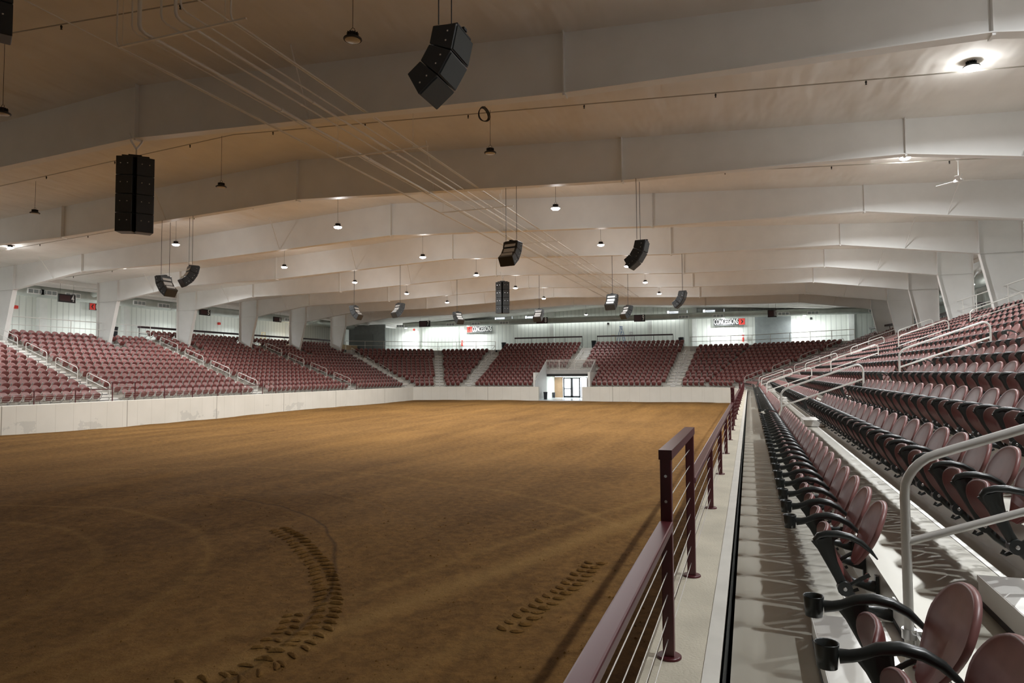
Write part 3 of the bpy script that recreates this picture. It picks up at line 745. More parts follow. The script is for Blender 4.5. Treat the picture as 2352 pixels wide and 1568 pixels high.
# ---------------------------------------------------------------- roof, frames, building shell
def ztop(x): return 10.15-.055*abs(x+17)
rf = MB()
for x0, x1 in ((-53.2, -17), (-17, 19.2)):
    rf.add([(x0, -16.2, ztop(x0)), (x1, -16.2, ztop(x1)), (x1, 88.2, ztop(x1)), (x0, 88.2, ztop(x0))], [(0, 1, 2, 3)])
struct(rf.build('ceiling', CEIL))
BOT = [(-44.66, 7.06), (-38.67, 7.89), (-30.24, 7.96), (-17.08, 8.52), (-3.92, 7.96), (4.52, 7.89), (10.5, 7.06)]
def zbot(x):
    for (a, b), (c, e) in zip(BOT, BOT[1:]):
        if a <= x <= c: return b+(e-b)*(x-a)/(c-a)
    return 7
fr = thing('roof_frame', 'white steel roof frame', 'steel frame', (0, 0, 0), 0, 'white steel frames spanning the arena')
ov = [(12.3, ztop(12.3)), (-17, ztop(-17)), (-46.7, ztop(-46.7))]
MB().prism([(x, -.008, z) for x, z in BOT]+[(x, -.008, z) for x, z in [(12.3, 7.06)]+ov+[(-46.7, 7.06)]], (0, .016, 0)).build('web', STEEL, fr)
fl_ = MB()
for (a, b), (c, e) in zip(BOT, BOT[1:]): fl_.prism([(a, -.15, b), (c, -.15, e), (c, -.15, e-.022), (a, -.15, b-.022)], (0, .30, 0))
fl_.build('bottom_flange', STEEL, fr)
for x in (-38.67, -30.24, -17.08, -3.92, 4.52):
    MB().box((x-.012, -.15, zbot(x)), (x+.012, .15, ztop(x))).box((x-.03, -.13, zbot(x)-.07), (x+.03, .13, zbot(x)-.02)).build('stiffener', STEEL, fr)
for sx, xi, xo, sl in ((1, 10.5, 12.3, .197), (-1, -44.66, -46.7, -.25)):
    zb = 3.0; xb = xi+sl*(7.04-zb); c_ = MB()
    c_.prism([(xi, -.008, 7.04), (xo, -.008, 7.04), (xo, -.008, zb), (xb, -.008, zb)], (0, .016, 0))
    c_.prism([(xi, -.15, 7.06), (xi+sx*.02, -.15, 7.06), (xb+sx*.02, -.15, zb), (xb, -.15, zb)], (0, .30, 0))
    c_.prism([(xo, -.15, ztop(xo)), (xo-sx*.02, -.15, ztop(xo)), (xo-sx*.02, -.15, zb), (xo, -.15, zb)], (0, .30, 0))
    c_.box((min(xi, xo), -.12, 7.03), (max(xi, xo), .12, 7.055)); c_.box((xi-.012, -.15, 7.04), (xi+.012, .15, ztop(xi)))
    c_.build('column', STEEL, fr)
for x in (7.4, -41.2, -11, -24): 
    MB().tube([(x, -.02, zbot(x)+.03), (x+.25, -1.15, ztop(x)-.03)], .022, 5).build('flange_brace', STEEL, fr)
fr.location.y = FR[0]; fr['label'] = 'white steel roof frame behind the camera'
FN = {3: 'nearest white steel roof frame crossing the top of the picture', 4: 'second white steel roof frame from the camera, sweeping behind the hanging black speakers', 5: 'third white steel roof frame from the camera', 6: 'fourth white steel roof frame from the camera',
      7: 'fifth white steel roof frame from the camera', 8: 'sixth white steel roof frame from the camera', 9: 'seventh white steel roof frame from the camera', 10: 'eighth white steel roof frame from the camera', 11: 'farthest white steel roof frame, before the end wall'}
for i, y in enumerate(FR):
    if i == 0: continue
    c = copy_tree(fr); c.location.y = y; c['label'] = FN.get(i, 'white steel roof frame overhead at the camera' if i == 2 else 'white steel roof frame just behind the camera')
# purlins seen over the side concourses
pu = MB()
for x in (-47.5, -49.3, -51.2, 13.6, 15.6, 17.4): pu.box((x-.04, -16, ztop(x)-.28), (x+.04, 88, ztop(x)-.02))
for i in range(len(FR)-1):
    for x in (-48.4, 14.6): pu.prism([(x, FR[i], ztop(x)-.32), (x+.08, FR[i], ztop(x)-.32), (x+1.6, FR[i+1], ztop(x)-.36), (x+1.5, FR[i+1], ztop(x)-.36)], (0, 0, .05))
struct(pu.build('trim_6', STEEL))
# sprinkler branch lines, one per bay
sp0 = thing('sprinkler_line', 'thin pipe with sprinkler heads under the roof', 'pipe', (0, 0, 0), 0, 'sprinkler lines under the roof')
q = MB()
for a, b in ((-46, -17), (-17, 12)): q.tube([(a, 0, ztop(a)-.22), (b, 0, ztop(b)-.22)], .017, 6)
q.build('pipe', mat('sprinkler_grey', (.45, .42, .36), .5), sp0)
for i in range(16):
    x = -44.5+i*3.65; MB().lathe([(.012, ztop(x)-.24), (.028, ztop(x)-.27), (.012, ztop(x)-.33), (.03, ztop(x)-.34), (.002, ztop(x)-.345)], (x, 0, 0), 6).build('sprinkler_head', BLK, sp0)
BAYS = [y+3.81 for y in FR]
sp0.location.y = BAYS[3]; sp0['label'] = 'thin sprinkler pipe in the roof bay nearest the camera'
for i in range(4, 12):
    c = copy_tree(sp0); c.location.y = BAYS[i]; c['label'] = 'thin sprinkler pipe in the %s roof bay from the camera' % ORD[i-2]
# walls
struct(MB().box((-53.2, -16.2, -1.8), (-53, 88.2, 9)).build('wall_left', RIBW))
struct(MB().box((19, -16.2, -1.8), (19.2, 88.2, 9)).build('wall_right', RIBW))
struct(MB().box((-53.2, -16.4, -1.8), (19.2, -16.2, 10.4)).build('wall_back', RIBE))
we = MB(); LV = [(-33.6, -31.0), (-29.1, -26.5), (-9.8, -7.3), (-5.35, -2.8)]
we.box((-53.2, 88, 4.3), (19.2, 88.2, 8.85)); we.box((-53.2, 88, 9.35), (19.2, 88.2, 10.4)); xx = -53.2
for a, b in LV: we.box((xx, 88, 8.85), (a, 88.2, 9.35)); xx = b
we.box((xx, 88, 8.85), (19.2, 88.2, 9.35)); struct(we.build('wall_end', RIBE))
for i, (a, b) in enumerate(LV):
    l = MB()
    l.box((a, 87.95, 8.82), (b, 88.0, 8.87)); l.box((a, 87.95, 9.33), (b, 88.0, 9.38)); l.box((a+.25, 87.97, 8.87), (a+.32, 87.99, 9.33)); l.box((a+.32, 87.97, 9.0), (b-.02, 87.99, 9.08)); l.box((a+.32, 87.97, 9.11), (b-.02, 87.99, 9.19)); l.box((a+.32, 87.97, 9.22), (b-.02, 87.99, 9.33)); l.box((a+.32, 87.97, 8.87), (b-.02, 87.99, 8.96)); l.box((b-1.1, 87.975, 8.87), (b-.02, 87.995, 9.33))
    for j in range(6): l.obox(((a+b)/2, 88.08, 8.90+j*.085), ((b-a)/2, 0, 0), (0, .03, .020), (0, -.003, .004))
    o = struct(l.build('window_%d' % (i+2), SILV))
wl = MB(); wl.box((-53.2, 85, -1.8), (-30, 85.2, 4.3)); wl.box((-15.1, 85, -1.8), (19.2, 85.2, 4.3)); wl.box((-30, 85.01, 1.12), (-15.1, 85.2, 4.3)); wl.box((-53.2, 85.2, 4.15), (19.2, 88, 4.35)); struct(wl.build('wall_end_light_stop', GREYW))  # closure added to keep sky light out from under the stands
struct(MB().box((-90, 84, -1.75), (60, 140, -1.65)).build('floor_outside', mat('outside_ground', (.55, .55, .53), .8)))
pl = MB()
for y in FR: pl.box((-53, y-.3, CZ), (-52.6, y+.3, 8.6)); pl.box((18.6, y-.3, CZ), (19, y+.3, 8.6))
for x in (-45.6, -38.4, -25.2, -12.0, -6.4, 4.95, 11.5): pl.box((x-.3, 87.6, CZ), (x+.3, 88, 9.9))
struct(pl.build('trim_7', PLAIN))
# soffit boxes and rolled doors on the end wall
struct(MB().box((-44.5, 85.6, 8.35), (-33.0, 88, 8.6)).box((-6.6, 85.6, 8.35), (12.5, 88, 8.6)).build('trim_8', STEEL))
d2 = MB().box((.8, 87.5, CZ), (4.9, 87.7, 8.5)).build('door_2', GREYW); struct(d2)
d3 = MB().box((-52.5, 80.5, CZ), (-46.8, 80.7, 8.2)).build('door_3', GREYW); struct(d3)
d4 = MB().box((-51.5, 80.3, CZ), (-48.6, 80.45, 6.9)).build('door_4', GREYD); struct(d4)
d5 = MB().box((12.3, 76, CZ), (17.5, 76.2, 8.2)).build('door_5', GREYD); struct(d5)
cn = MB().box((-52.6, 66, CZ), (-50.5, 79.5, CZ+.95)).build('plywood_counter', WOOD); tag(cn, 'tan plywood counter behind the dark rail in the far left corner', 'counter')

# ---------------------------------------------------------------- ducts with vents
def duct(label, a, b, r, vents, axis):
    L = (Vector(b)-Vector(a)).length; root = thing('air_duct', label, 'duct', a)
    e = Vector(b)-Vector(a); MB().tube([(0, 0, 0), e], r, 20).build('duct_body', GALV, root)
    k = int(L/1.5)
    for i in range(0, k, 2):
        p = e*(i/k); t = e.normalized()*.02; MB().tube([p-t, p+t], r+.012, 20).build('joint_band', GALV, root)
    for v in vents:
        if axis == 'x': c = Vector((v-a[0], -r-.03, -.12)); A, B = Vector((.62, 0, 0)), Vector((0, .05, 0))
        else: c = Vector((r+.03, v-a[1], -.12)); A, B = Vector((0, .62, 0)), Vector((.05, 0, 0))
        g = MB().obox(c, A, B, (0, 0, .19)).build('vent', WHT, root); s_ = B.normalized()*(1 if axis != 'x' else -1)
        gg = MB()
        for q in (-1, 0, 1): gg.obox(c+A*q*.64+s_*.052, A*.27, B*.05, (0, 0, .135))
        gg.build('grille', GREYW, g)
    return root
duct('round galvanised duct with white vents along the left concourse', (-50.4, -10, 7.85), (-50.4, 78, 7.85), .48, [at(px, py, X=-50).y for px, py in ((80, 669), (110, 671), (165, 678), (318, 695), (374, 700), (660, 735))], 'y')
duct('round duct with white vents across the end concourse', (-46, 84.4, 8.28), (16, 84.4, 8.28), .38, [at(px, 735, Y=84).x for px in (838, 920, 1035, 1093, 1158, 1570, 1650, 1800, 1868, 2010)], 'x')
duct('grey duct over the right concourse behind the pillars', (15.8, 20, 7.9), (15.8, 78, 7.9), .45, [30, 46, 62], 'y')
br = MB()
for px in (232, 780, 735): 
    p = at(px, 650, X=-49); br.tube([(-50.4, p.y, 7.9), (-49.2, p.y+.4, 8.35)], .28, 12)
tag(br.build('branch_duct', GALV), 'short branch ducts rising beside the left pillars', 'duct')

# ---------------------------------------------------------------- pendant lamps
def lamp_proto(lit, clen):
    root = thing('pendant_lamp', 'pendant lamp', 'lamp')
    h = MB().lathe([(.175, 0), (.185, .012), (.178, .03), (.10, .075), (.075, .085), (.075, .15), (.05, .165), (.02, .17)], (0, 0, 0), 24)
    for i in range(12):
        a = i*math.pi/6; h.obox((.085*math.cos(a), .085*math.sin(a), .115), (.03*math.cos(a), .03*math.sin(a), 0), (-.004*math.sin(a), .004*math.cos(a), 0), (0, 0, .035))
    h.build('housing', BLK, root)
    MB().lathe([(.172, -.002), (.168, -.03), (.13, -.06), (.07, -.075), (.002, -.08)] if lit else [(.150, -.006), (.140, -.010), (.002, -.012)], (0, 0, 0), 24).build('lens', GLOW if lit else LENS, root)
    MB().tube([(-.05, 0, .16), (-.045, 0, .22), (0, 0, .25), (.045, 0, .22), (.05, 0, .16)], .006, 6).build('hook', BLK, root)
    MB().tube([(0, 0, .25), (0, 0, clen)], .006, 5).build('cord', BLK, root)
    return root
def add_light(o, power, size=.3, col=(.955, .978, 1), dz=-.095, spread=2.9):
    l = bpy.data.lights.new('lamp_light', 'AREA'); l.shape = 'DISK'; l.size = size; l.energy = power; l.color = col; l.spread = spread
    q = bpy.data.objects.new('lamp_light', l); C.objects.link(q); q.parent = o; q.location = (0, 0, dz)
    l2 = bpy.data.lights.new('lamp_light', 'POINT'); l2.shadow_soft_size = .1; l2.energy = power*(.16 if power != P_SIDE else .06); l2.color = col  # weak point light added to each lamp to brighten the ceiling
    q2 = bpy.data.objects.new('lamp_light', l2); C.objects.link(q2); q2.parent = o; q2.location = (0, 0, -.22)
LP = {}
def pendant(p, lit, clen, label, power=P_MAIN, group='round pendant lamps under the roof', size=.24):
    key = (lit, round(clen, 1))
    if key not in LP: LP[key] = o = lamp_proto(lit, clen); 
    else:
        o = LP[key].copy(); C.objects.link(o)
        for ch in LP[key].children:
            if ch.type == 'MESH': c = ch.copy(); C.objects.link(c); c.parent = o
    o.location = p; o['label'] = label; o['group'] = group
    if lit: add_light(o, power, size)
    return o
ZL = 8.07
GRID = {'right': [(1276, 478), (1380, 562), (1440, 611), (1482, 648), (1514, 674)], 'middle': [(776, 521), (971, 590), (1094, 631), (1184, 661), (1249, 685)], 'left': [(404, 561), (653, 613), (815, 648), (934, 674), (1027, 694)]}
for nm, L in GRID.items():
    for i, (px, py) in enumerate(L):
        p = at(px, py, Z=ZL); pendant(p, True, ztop(p.x)-ZL-.25, 'lit round pendant lamp, %s of the %s row counted from the camera' % (ORD[i+1], nm))
p = at(1346, 722, Z=ZL); pendant(p, True, 1.7, 'small lit pendant lamp low in front of the end wall', P_MAIN*.3)
for (px, py), lb in (((810, 92), 'large unlit black pendant lamp left of the nearest curved speaker'), ((1126, 352), 'unlit black pendant lamp below the coiled black cable'), ((508, 430), 'unlit black pendant lamp right of the black speaker column'),
               ((80, 490), 'unlit black pendant lamp left of the black speaker column'), ((6, 262), 'unlit black pendant lamp cut by the left picture edge')):
    p = at(px, py, Z=ZL); pendant(p, False, ztop(p.x)-ZL-.22, lb)
for i, y in enumerate(BAYS[2:9]):
    px_ = proj((5.3, y, 8.85))
    lb = {3: 'bright lamp at upper right, the biggest star of light', 4: 'second bright lamp at right, below the frame peak'}.get(i-1+0, None)
    for x, sd in ((5.3, 'right'), (-39.6, 'left')) if y < 45 else ((5.3, 'right'),):
        p = Vector((x, y, 8.78))
        if sd == 'right' and abs(y-18.8) < 1: p = at(2231, 155, Z=8.78)
        if sd == 'right' and abs(y-26.5) < 1: p = at(2079, 362, Z=8.78)
        lab = 'lit lamp over the %s stand, %s bay from the back of the hall' % (sd, ORD[i+1])
        if sd == 'right' and abs(y-18.8) < 1: lab = 'biggest lit lamp, at upper right of the picture'
        if sd == 'right' and abs(y-26.5) < 1: lab = 'second lit lamp at the right, just under the frame peak'
        pendant(p, True, ztop(x)-8.78-.02, lab, P_SIDE, 'lit lamps high over the side stands')
for i, (px, py) in enumerate(((932, 748), (1075, 743), (1661, 725), (1848, 718))):
    p = at(px, py, Y=86.2); p.z = min(p.z, 8.05); pendant(p, True, .4, 'small lit lamp under the end concourse soffit, %s from the left' % ORD[i+1], P_CONC*1.6, 'small lamps under the concourse ceilings')
for i, y in enumerate([FR[5]*1.1, FR[6]*1.1, FR[7]*1.1, FR[8]*1.1, FR[9]*1.1, FR[10]*1.1]):
    pendant(Vector((-50.3, y, 7.0)), True, .6, 'small lamp added behind a left pillar to light the wall, %s from the camera' % ORD[i+1], P_CONC, 'small lamps under the concourse ceilings')  # lamps added out of sight behind the columns to light the wall
p = at(2232, 653, X=14.8); pendant(p, True, .6, 'small lit lamp seen between two right-hand pillars', P_CONC, 'small lamps under the concourse ceilings')
for i, y in enumerate([16, 28, 40, 70]): pendant(Vector((15.0, y, 7.4)), True, .6, 'small lit lamp over the right concourse, %s from the camera' % ORD[i+1], P_CONC, 'small lamps under the concourse ceilings')
def strip_light(x0, x1, y, z, label, power, along='x'):
    root = thing('strip_light', label, 'lamp', ((x0+x1)/2, y, z)); L = (x1-x0)/2
    MB().box((-L, -.08, .02), (L, .08, .09)).build('housing', WHT, root); MB().box((-L, -.06, -.01), (L, .06, .02)).build('diffuser', TUBE, root)
    l = bpy.data.lights.new('lamp_light', 'AREA'); l.shape = 'RECTANGLE'; l.size = 2*L; l.size_y = .3; l.energy = power; l.color = (.93, 1, .97)
    q = bpy.data.objects.new('lamp_light', l); C.objects.link(q); q.parent = root; q.location = (0, 0, -.03)
strip_light(-44.0, -39.0, 86.9, 8.3, 'lit strip lamp over the bright recess left of the signs', P_STRIP*5)
strip_light(-38.2, -33.2, 86.3, 8.3, 'lit strip lamp above the left concessions sign', P_STRIP*1.6)
strip_light(-6.0, .4, 86.3, 8.3, 'lit strip lamp above the right concessions sign', P_STRIP*2.2)
strip_light(-30, -8, 87.4, 8.72, 'unseen strip lamp added behind the duct to brighten the end wall', P_STRIP*6)  # hidden cove strip, added only to brighten the end wall
strip_light(5.2, 11.2, 86.3, 8.3, 'lit strip lamp right of the grey door on the end wall', P_STRIP*2.6)
strip_light(-20.8, -16.2, 73.6, 1.0, 'strip lamp added under the passage ceiling to whiten its walls', P_STRIP*7)  # added source that brightens the passage walls

# ---------------------------------------------------------------- loudspeakers
def arr_proto(nb):
    root = thing('speaker_array', 'speaker array', 'loudspeaker'); R, Dp, W = 1.10, .35, .30
    t0, t1 = math.radians(3), math.radians(3+19.5*nb); zt = R*math.sin(t0)
    for i in range(nb):
        a, b = t0+(t1-t0)*i/nb+.006, t0+(t1-t0)*(i+1)/nb-.006
        P = lambda r, t: (r*math.cos(t)-R+.2, -r*math.sin(t)+zt+.48)
        f0, f1 = P(R, a), P(R, b); r1_, r0_ = P(R-Dp, b), P(R-Dp, a); c = MB()
        c.prism([(x, -W, z) for x, z in (f0, f1, r1_, r0_)], (0, 2*W, 0)); o = c.build('cabinet', SPKM, root)
        bv = o.modifiers.new('b', 'BEVEL'); bv.width = .012; bv.segments = 2
        g0, g1 = P(R+.012, a+.02), P(R+.012, b-.02); e0, e1 = P(R-.01, a+.02), P(R-.01, b-.02)
        MB().prism([(x, -W+.03, z) for x, z in (g0, g1, e1, e0)], (0, 2*W-.06, 0)).build('grille', GRILLM, o)
        for sy in (-1, 1):
            for rr, tt in ((R-.12, .3), (R-.12, .7)):
                x, z = P(rr, a+(b-a)*tt); MB().box((x-.011, sy*W-.005, z-.011), (x+.011, sy*W+.005, z+.011)).build('rigging_pin', BOLT, o)
        x0_, z0_ = P(R-Dp-.01, (a+b)/2); MB().obox((x0_, 0, z0_), (.006, 0, 0), (0, .22, 0), (.045, 0, .085)).build('rear_panel', SILV, o)  # pale panel colour stands for light falling on the cabinet backs
    MB().box((-.15, -W*.8, .485), (.19, W*.8, .51)).box((-.17, -.05, .51), (.21, .05, .545)).build('rigging_frame', BLK, root)
    return root
def column_proto():
    root = thing('speaker_column', 'speaker column', 'loudspeaker')
    for sx in (-1, 1):
        for k in range(4):
            z = 1.0-k*.565; c = MB(); a = sx*.30
            ca, sa = math.cos(a), math.sin(a); cx = sx*.222
            c.obox((cx, 0, z-.08), (.235*ca, .235*sa, 0), (-.21*sa, .21*ca, 0), (0, 0, .275)); o = c.build('cabinet', SPKM, root)
            bv = o.modifiers.new('b', 'BEVEL'); bv.width = .01
            for u in (-.1, .1):
                MB().obox((cx+u*ca+.214*sa, u*sa-.214*ca, z-.02), (.014, 0, 0), (0, .004, 0), (0, 0, .014)).build('rigging_pin', BOLT, o)
    MB().box((-.36, -.12, 1.195), (.36, .12, 1.25)).box((-.2, -.05, 1.25), (.15, .05, 1.30)).build('rigging_frame', BLK, root)
    MB().tube([(0, 0, 1.28), (0, 0, 1.50)], .022, 8).build('shackle', BOLT, root)
    MB().tube([(0, 0, 1.48), (-.14, 0, 1.72), (-.2, 0, 1.95)], .03, 6).build('sling', WHT, root)
    MB().tube([(0, 0, 1.48), (.14, 0, 1.70), (.2, 0, 1.95)], .03, 6).build('sling', WHT, root)
    return root
AP = {3: arr_proto(3)}; used = [False]
def array(px, py, Y, face, label, dz=0):
    c = at(px, py, Y=Y); o = AP[3] if not used[0] else copy_tree(AP[3]); first_ = not used[0]; used[0] = True
    o.location = c; o.rotation_euler = (0, 0, face); o['label'] = label; o['group'] = 'curved black speaker arrays hung over the arena'
    h = zbot(c.x)-.02-c.z
    for x, y in ((-.1, -.22), (-.1, .22)) if Y < 30 else ((0, 0),):
        q = MB().tube([(x, y, .54), (x, y, h)], .009, 5).build('chain', BLK, o)
def fix_chain():
    pass
D = math.radians
specs = [(1038, 158, FR[3], D(1), 'nearest large curved black speaker array, top centre'), (375, 660, FR[5], D(180), 'curved grey black speaker array at left with its tip pointing right'), (443, 638, FR[5], D(62), 'curved speaker array at left with a rear coloured white as if lit'),
         (1178, 587, FR[5], D(78), 'speaker array near the middle with white lit rear, above the straight column'), (1474, 588, FR[5], D(-6), 'curved speaker array right of centre beside two lamps'), (813, 720, FR[7], D(180), 'small far speaker array at left with its tip pointing right'),
         (919, 715, FR[7], D(62), 'small far speaker array left of section sign seven'), (1050, 732, FR[8], D(150), 'small dark far array above the left concessions sign'), (1239, 726, FR[8], D(85), 'small far array left of section sign eight'),
         (1407, 696, FR[7], D(80), 'small far array with pale right side, left of sign nine'), (1443, 719, FR[8], D(50), 'small dark far array just left of sign nine'), (1568, 690, FR[7], D(-8), 'small far curved array at right against the roof')]
chains = []
def arrays():
    for i, s in enumerate(specs): array(*s)
# copies are made before chains are added, so that chains do not multiply
objs = [AP[3]]+[copy_tree(AP[3]) for _ in specs[1:]]
for o, (px, py, Y_, face, label) in zip(objs, specs):
    c = at(px, py, Y=Y_); o.location = c; o.rotation_euler = (0, 0, face); o['label'] = label; o['group'] = 'curved black speaker arrays hung over the arena'
    h = zbot(c.x)-.02-c.z
    if Y_ < 10: o.scale = (.88, .88, .88); h /= .88
    for x, y in (((-.1, -.22), (-.1, .22)) if Y_ < 30 else ((0, 0),)): MB().tube([(x, y, .54), (x, y, h)], .009 if Y_ < 30 else .014, 5).build('chain', BLK, o)
cp = column_proto(); c2 = copy_tree(cp)
for o, px, py, Y_, rz, lb in ((cp, 311, 455, FR[4], D(42), 'tall straight black speaker column hanging at upper left'), (c2, 1155, 686, FR[8], D(10), 'tall straight grey black speaker column hanging at picture centre')):
    o.location = at(px, py, Y=Y_); o.rotation_euler = (0, 0, rz); o['label'] = lb; o['group'] = 'straight speaker columns'
pc = at(-46, -62, Y=FR[3]); oo = copy_tree(cp); oo.location = pc; oo['label'] = 'black speaker corner cut off at the top left picture corner'; oo['group'] = 'straight speaker columns'

# ---------------------------------------------------------------- roof conduits and trapeze hangers
ZC = 8.2
for i, (px, py, r, lb) in enumerate(((320, 70, .034, 'thickest white conduit of the bundle, leftmost drop'), (403, 40, .028, 'second thick white conduit in the middle of the bundle'), (370, 48, .018, 'thin white conduit left of the middle one'), (415, 20, .016, 'thin white conduit right of the middle one'),
                                 (303, 72, .014, 'thinnest white conduit beside the thickest one'), (530, 45, .016, 'outer right white conduit of the bundle'), (268, 105, .014, 'outer left white conduit of the bundle'))):
    p = at(px, py, Z=ZC); root = thing('roof_conduit', lb+' under the roof', 'conduit', (p.x, p.y, ZC), 0, 'white conduits running along the roof')
    zt = ztop(p.x)-ZC-.03
    start = [(0, 0, zt), (0, 0, .12), (0, .03, .04), (0, .12, 0)] 
    r *= 1.2; MB().tube(start+[(0, 60-p.y, 0)], r, 8).build('pipe', WPIPE, root)
    if px in (268, 530): MB().tube([(-.06, -5-p.y, 0), (-.06, 60-p.y, 0)], r*.9, 6).build('pipe', WPIPE, root)
    for k in range(1, 12):
        if k*4.2 < 50: MB().tube([(0, k*4.2, 0), (0, k*4.2+.09, 0)], r*1.35, 8).build('coupling', WPIPE, root)
hp_ = thing('pipe_hanger', 'thin trapeze bar holding the white conduits', 'hanger', (0, 0, 0), 0, 'trapeze hangers for the conduits')
ha, hb = at(268, 105, Z=8.13), at(570, 45, Z=8.13); hw = (hb.x-ha.x)/2
MB().box((-hw, -.02, -.09), (hw, .02, -.055)).build('strut', WPIPE, hp_)
for x in (-hw+.1, hw-.5): MB().tube([(x, 0, -.05), (x, 0, 1.4)], .008, 5).build('rod', WPIPE, hp_)
for i in range(6):
    o = hp_ if i == 0 else copy_tree(hp_)
    o.location = ((ha.x+hb.x)/2, (ha.y+hb.y)/2+7.556*i, ZC); o['label'] = 'trapeze bar under the white conduits, %s from the camera' % ORD[i+1]
# coiled cable
cc = at(1113, 262, Z=8.9); q = MB()
for k in range(3):
    R_ = .20-.012*k; q.tube([(R_*math.cos(a), .03*k+.02*math.sin(2*a), R_*1.05*math.sin(a)) for a in [2*math.pi*j/28 for j in range(29)]], .014, 6)
q.tube([(.0, 0, .21), (.1, 0, .34), (.16, 0, .40)], .008, 5)
o = q.build('coiled_cable', BLK); o.location = cc; o.rotation_euler = (0, 0, 1.05); tag(o, 'black coiled cable hanging from the roof above an unlit lamp', 'cable')

# ---------------------------------------------------------------- ceiling fans
def fan(p, drop, rz, label):
    root = thing('ceiling_fan', label, 'fan', p, rz, 'white ceiling fans')
    MB().lathe([(.10, 0), (.08, -.08), (.02, -.14)], (0, 0, 0), 12).build('canopy', WHT, root)
    MB().tube([(0, 0, -.1), (0, 0, -drop)], .018, 8).build('rod', WHT, root)
    MB().lathe([(.03, -drop+.12), (.06, -drop+.05), (.15, -drop), (.16, -drop-.05), (.08, -drop-.09), (.01, -drop-.10)], (0, 0, 0), 16).build('motor', WHT, root)
    for k in range(3):
        a = k*2*math.pi/3; u = Vector((math.cos(a), math.sin(a), 0)); v = Vector((-u.y, u.x, .12))
        MB().obox(u*.45+Vector((0, 0, -drop-.03)), u*.33, v*.065, (0, 0, .004)).build('blade', WHT, root)
fan(at(2200, 362, Z=8.82), .78, .2, 'white ceiling fan at right below the second frame')
fan(at(1998, 573, Z=8.82), .78, 1.2, 'smaller white ceiling fan farther along on the right')
pf = at(392, 690, X=-48.6); fan(pf+Vector((0, 0, .7)), .7, .1, 'white ceiling fan over the left concourse behind a speaker')

# ---------------------------------------------------------------- signs with lettering
def text(s, size, loc, rot, m, parent, sx=1.0, name='lettering', ex=.004, bold=0):
    cu = bpy.data.curves.new('t', 'FONT'); cu.body = s; cu.size = size; cu.extrude = ex; cu.align_x = 'CENTER'; cu.align_y = 'CENTER'; cu.offset = bold
    o = bpy.data.objects.new('t', cu); C.objects.link(o); bpy.context.view_layer.update()
    me = bpy.data.meshes.new_from_object(o.evaluated_get(bpy.context.evaluated_depsgraph_get())); bpy.data.objects.remove(o)
    me.materials.clear(); me.materials.append(m); q = bpy.data.objects.new(name, me); C.objects.link(q); q.parent = parent
    q.location = loc; q.rotation_euler = rot; q.scale = (sx, 1, 1); return q
def concessions(p, rz, W, H, right, label):
    root = thing('concessions_sign', label, 'sign', p, rz, None)
    MB().box((-W/2, 0, -H/2), (W/2, .05, H/2)).build('board', BLK, root)
    b = MB(); t = .025
    for a_, b_ in (((-W/2, -H/2), (W/2, -H/2+t)), ((-W/2, H/2-t), (W/2, H/2)), ((-W/2, -H/2), (-W/2+t, H/2)), ((W/2-t, -H/2), (W/2, H/2))): b.box((a_[0], -.008, a_[1]), (b_[0], 0, b_[1]))
    b.build('border', GREYW, root)
    s = 1 if right else -1; aw = H*.84; xa_ = s*(W/2-.04-aw/2)
    r_ = MB().box((xa_-aw/2, -.012, -H/2+.04), (xa_+aw/2, 0, H/2-.04)).build('arrow_panel', REDM, root)
    ar = MB(); k = s*aw*.22
    for q in (-1, 1): ar.prism([(xa_-k, -.02, q*H*.30), (xa_-k*.1, -.02, q*H*.30), (xa_+k*1.15, -.02, 0), (xa_+k*.2, -.02, 0)], (0, .01, 0))
    ar.build('arrow', BLK, r_)
    tw = W-aw-.16; t_ = text('CONCESSIONS', H*.98, (-s*(aw/2+.02), -.012, -.0), (math.pi/2, 0, 0), WHT, root, 1, bold=.012*H)
    bpy.context.view_layer.update(); t_.scale = (tw/max(.01, t_.dimensions.x), 1.18, 1)
concessions((-2.2, 87.55, 7.64), 0, 3.75, .84, True, 'black concessions sign with red arrow pointing right, on the end wall')
concessions((-35.75, 87.55, 7.64), 0, 3.8, .86, False, 'black concessions sign with red arrow pointing left, above the corner block')
p = at(214, 704, X=-52.2); concessions((-52.2, p.y+1.0, p.z), math.pi/2, 2.7, .6, False, 'concessions sign on the left wall mostly hidden behind a pillar')
def secsign(p, rz, s, W, H, label):
    root = thing('section_sign', label, 'sign', p, rz, 'hanging black section number signs')
    MB().box((-W/2, -.06, -H/2), (W/2, .06, H/2)).build('box', BLK, root)
    MB().box((-W/2+.07, -.066, -H/2+.08), (W*.18, -.058, H/2-.08)).build('display_panel', mat('display_maroon', (.06, .018, .02), .3), root)
    t_ = text(s, H*.95, (W*.33, -.066, 0), (math.pi/2, 0, 0), WHT, root, 1, 'number', bold=.01)
    bpy.context.view_layer.update(); t_.scale = ((.22 if len(s) == 1 else .36)*W/1.4/max(.01, t_.dimensions.x), 1.18, 1)
    for x in (-W*.4, W*.4): MB().tube([(x, 0, H/2), (x, 0, H/2+.75)], .008, 5).build('hanger', BLK, root)
for s, a, b in (('4', (134, 674), (172, 696)), ('5', (458, 709), (482, 725)), ('6', (628, 727), (645, 740))):
    A = at(*a, X=-47.2); B = at(*b, X=-47.2); secsign((A+B)/2, math.pi/2, s, abs(B.y-A.y), abs(A.z-B.z)*1.02, 'black hanging section sign with white number %s' % {'4': 'four', '5': 'five', '6': 'six'}[s])
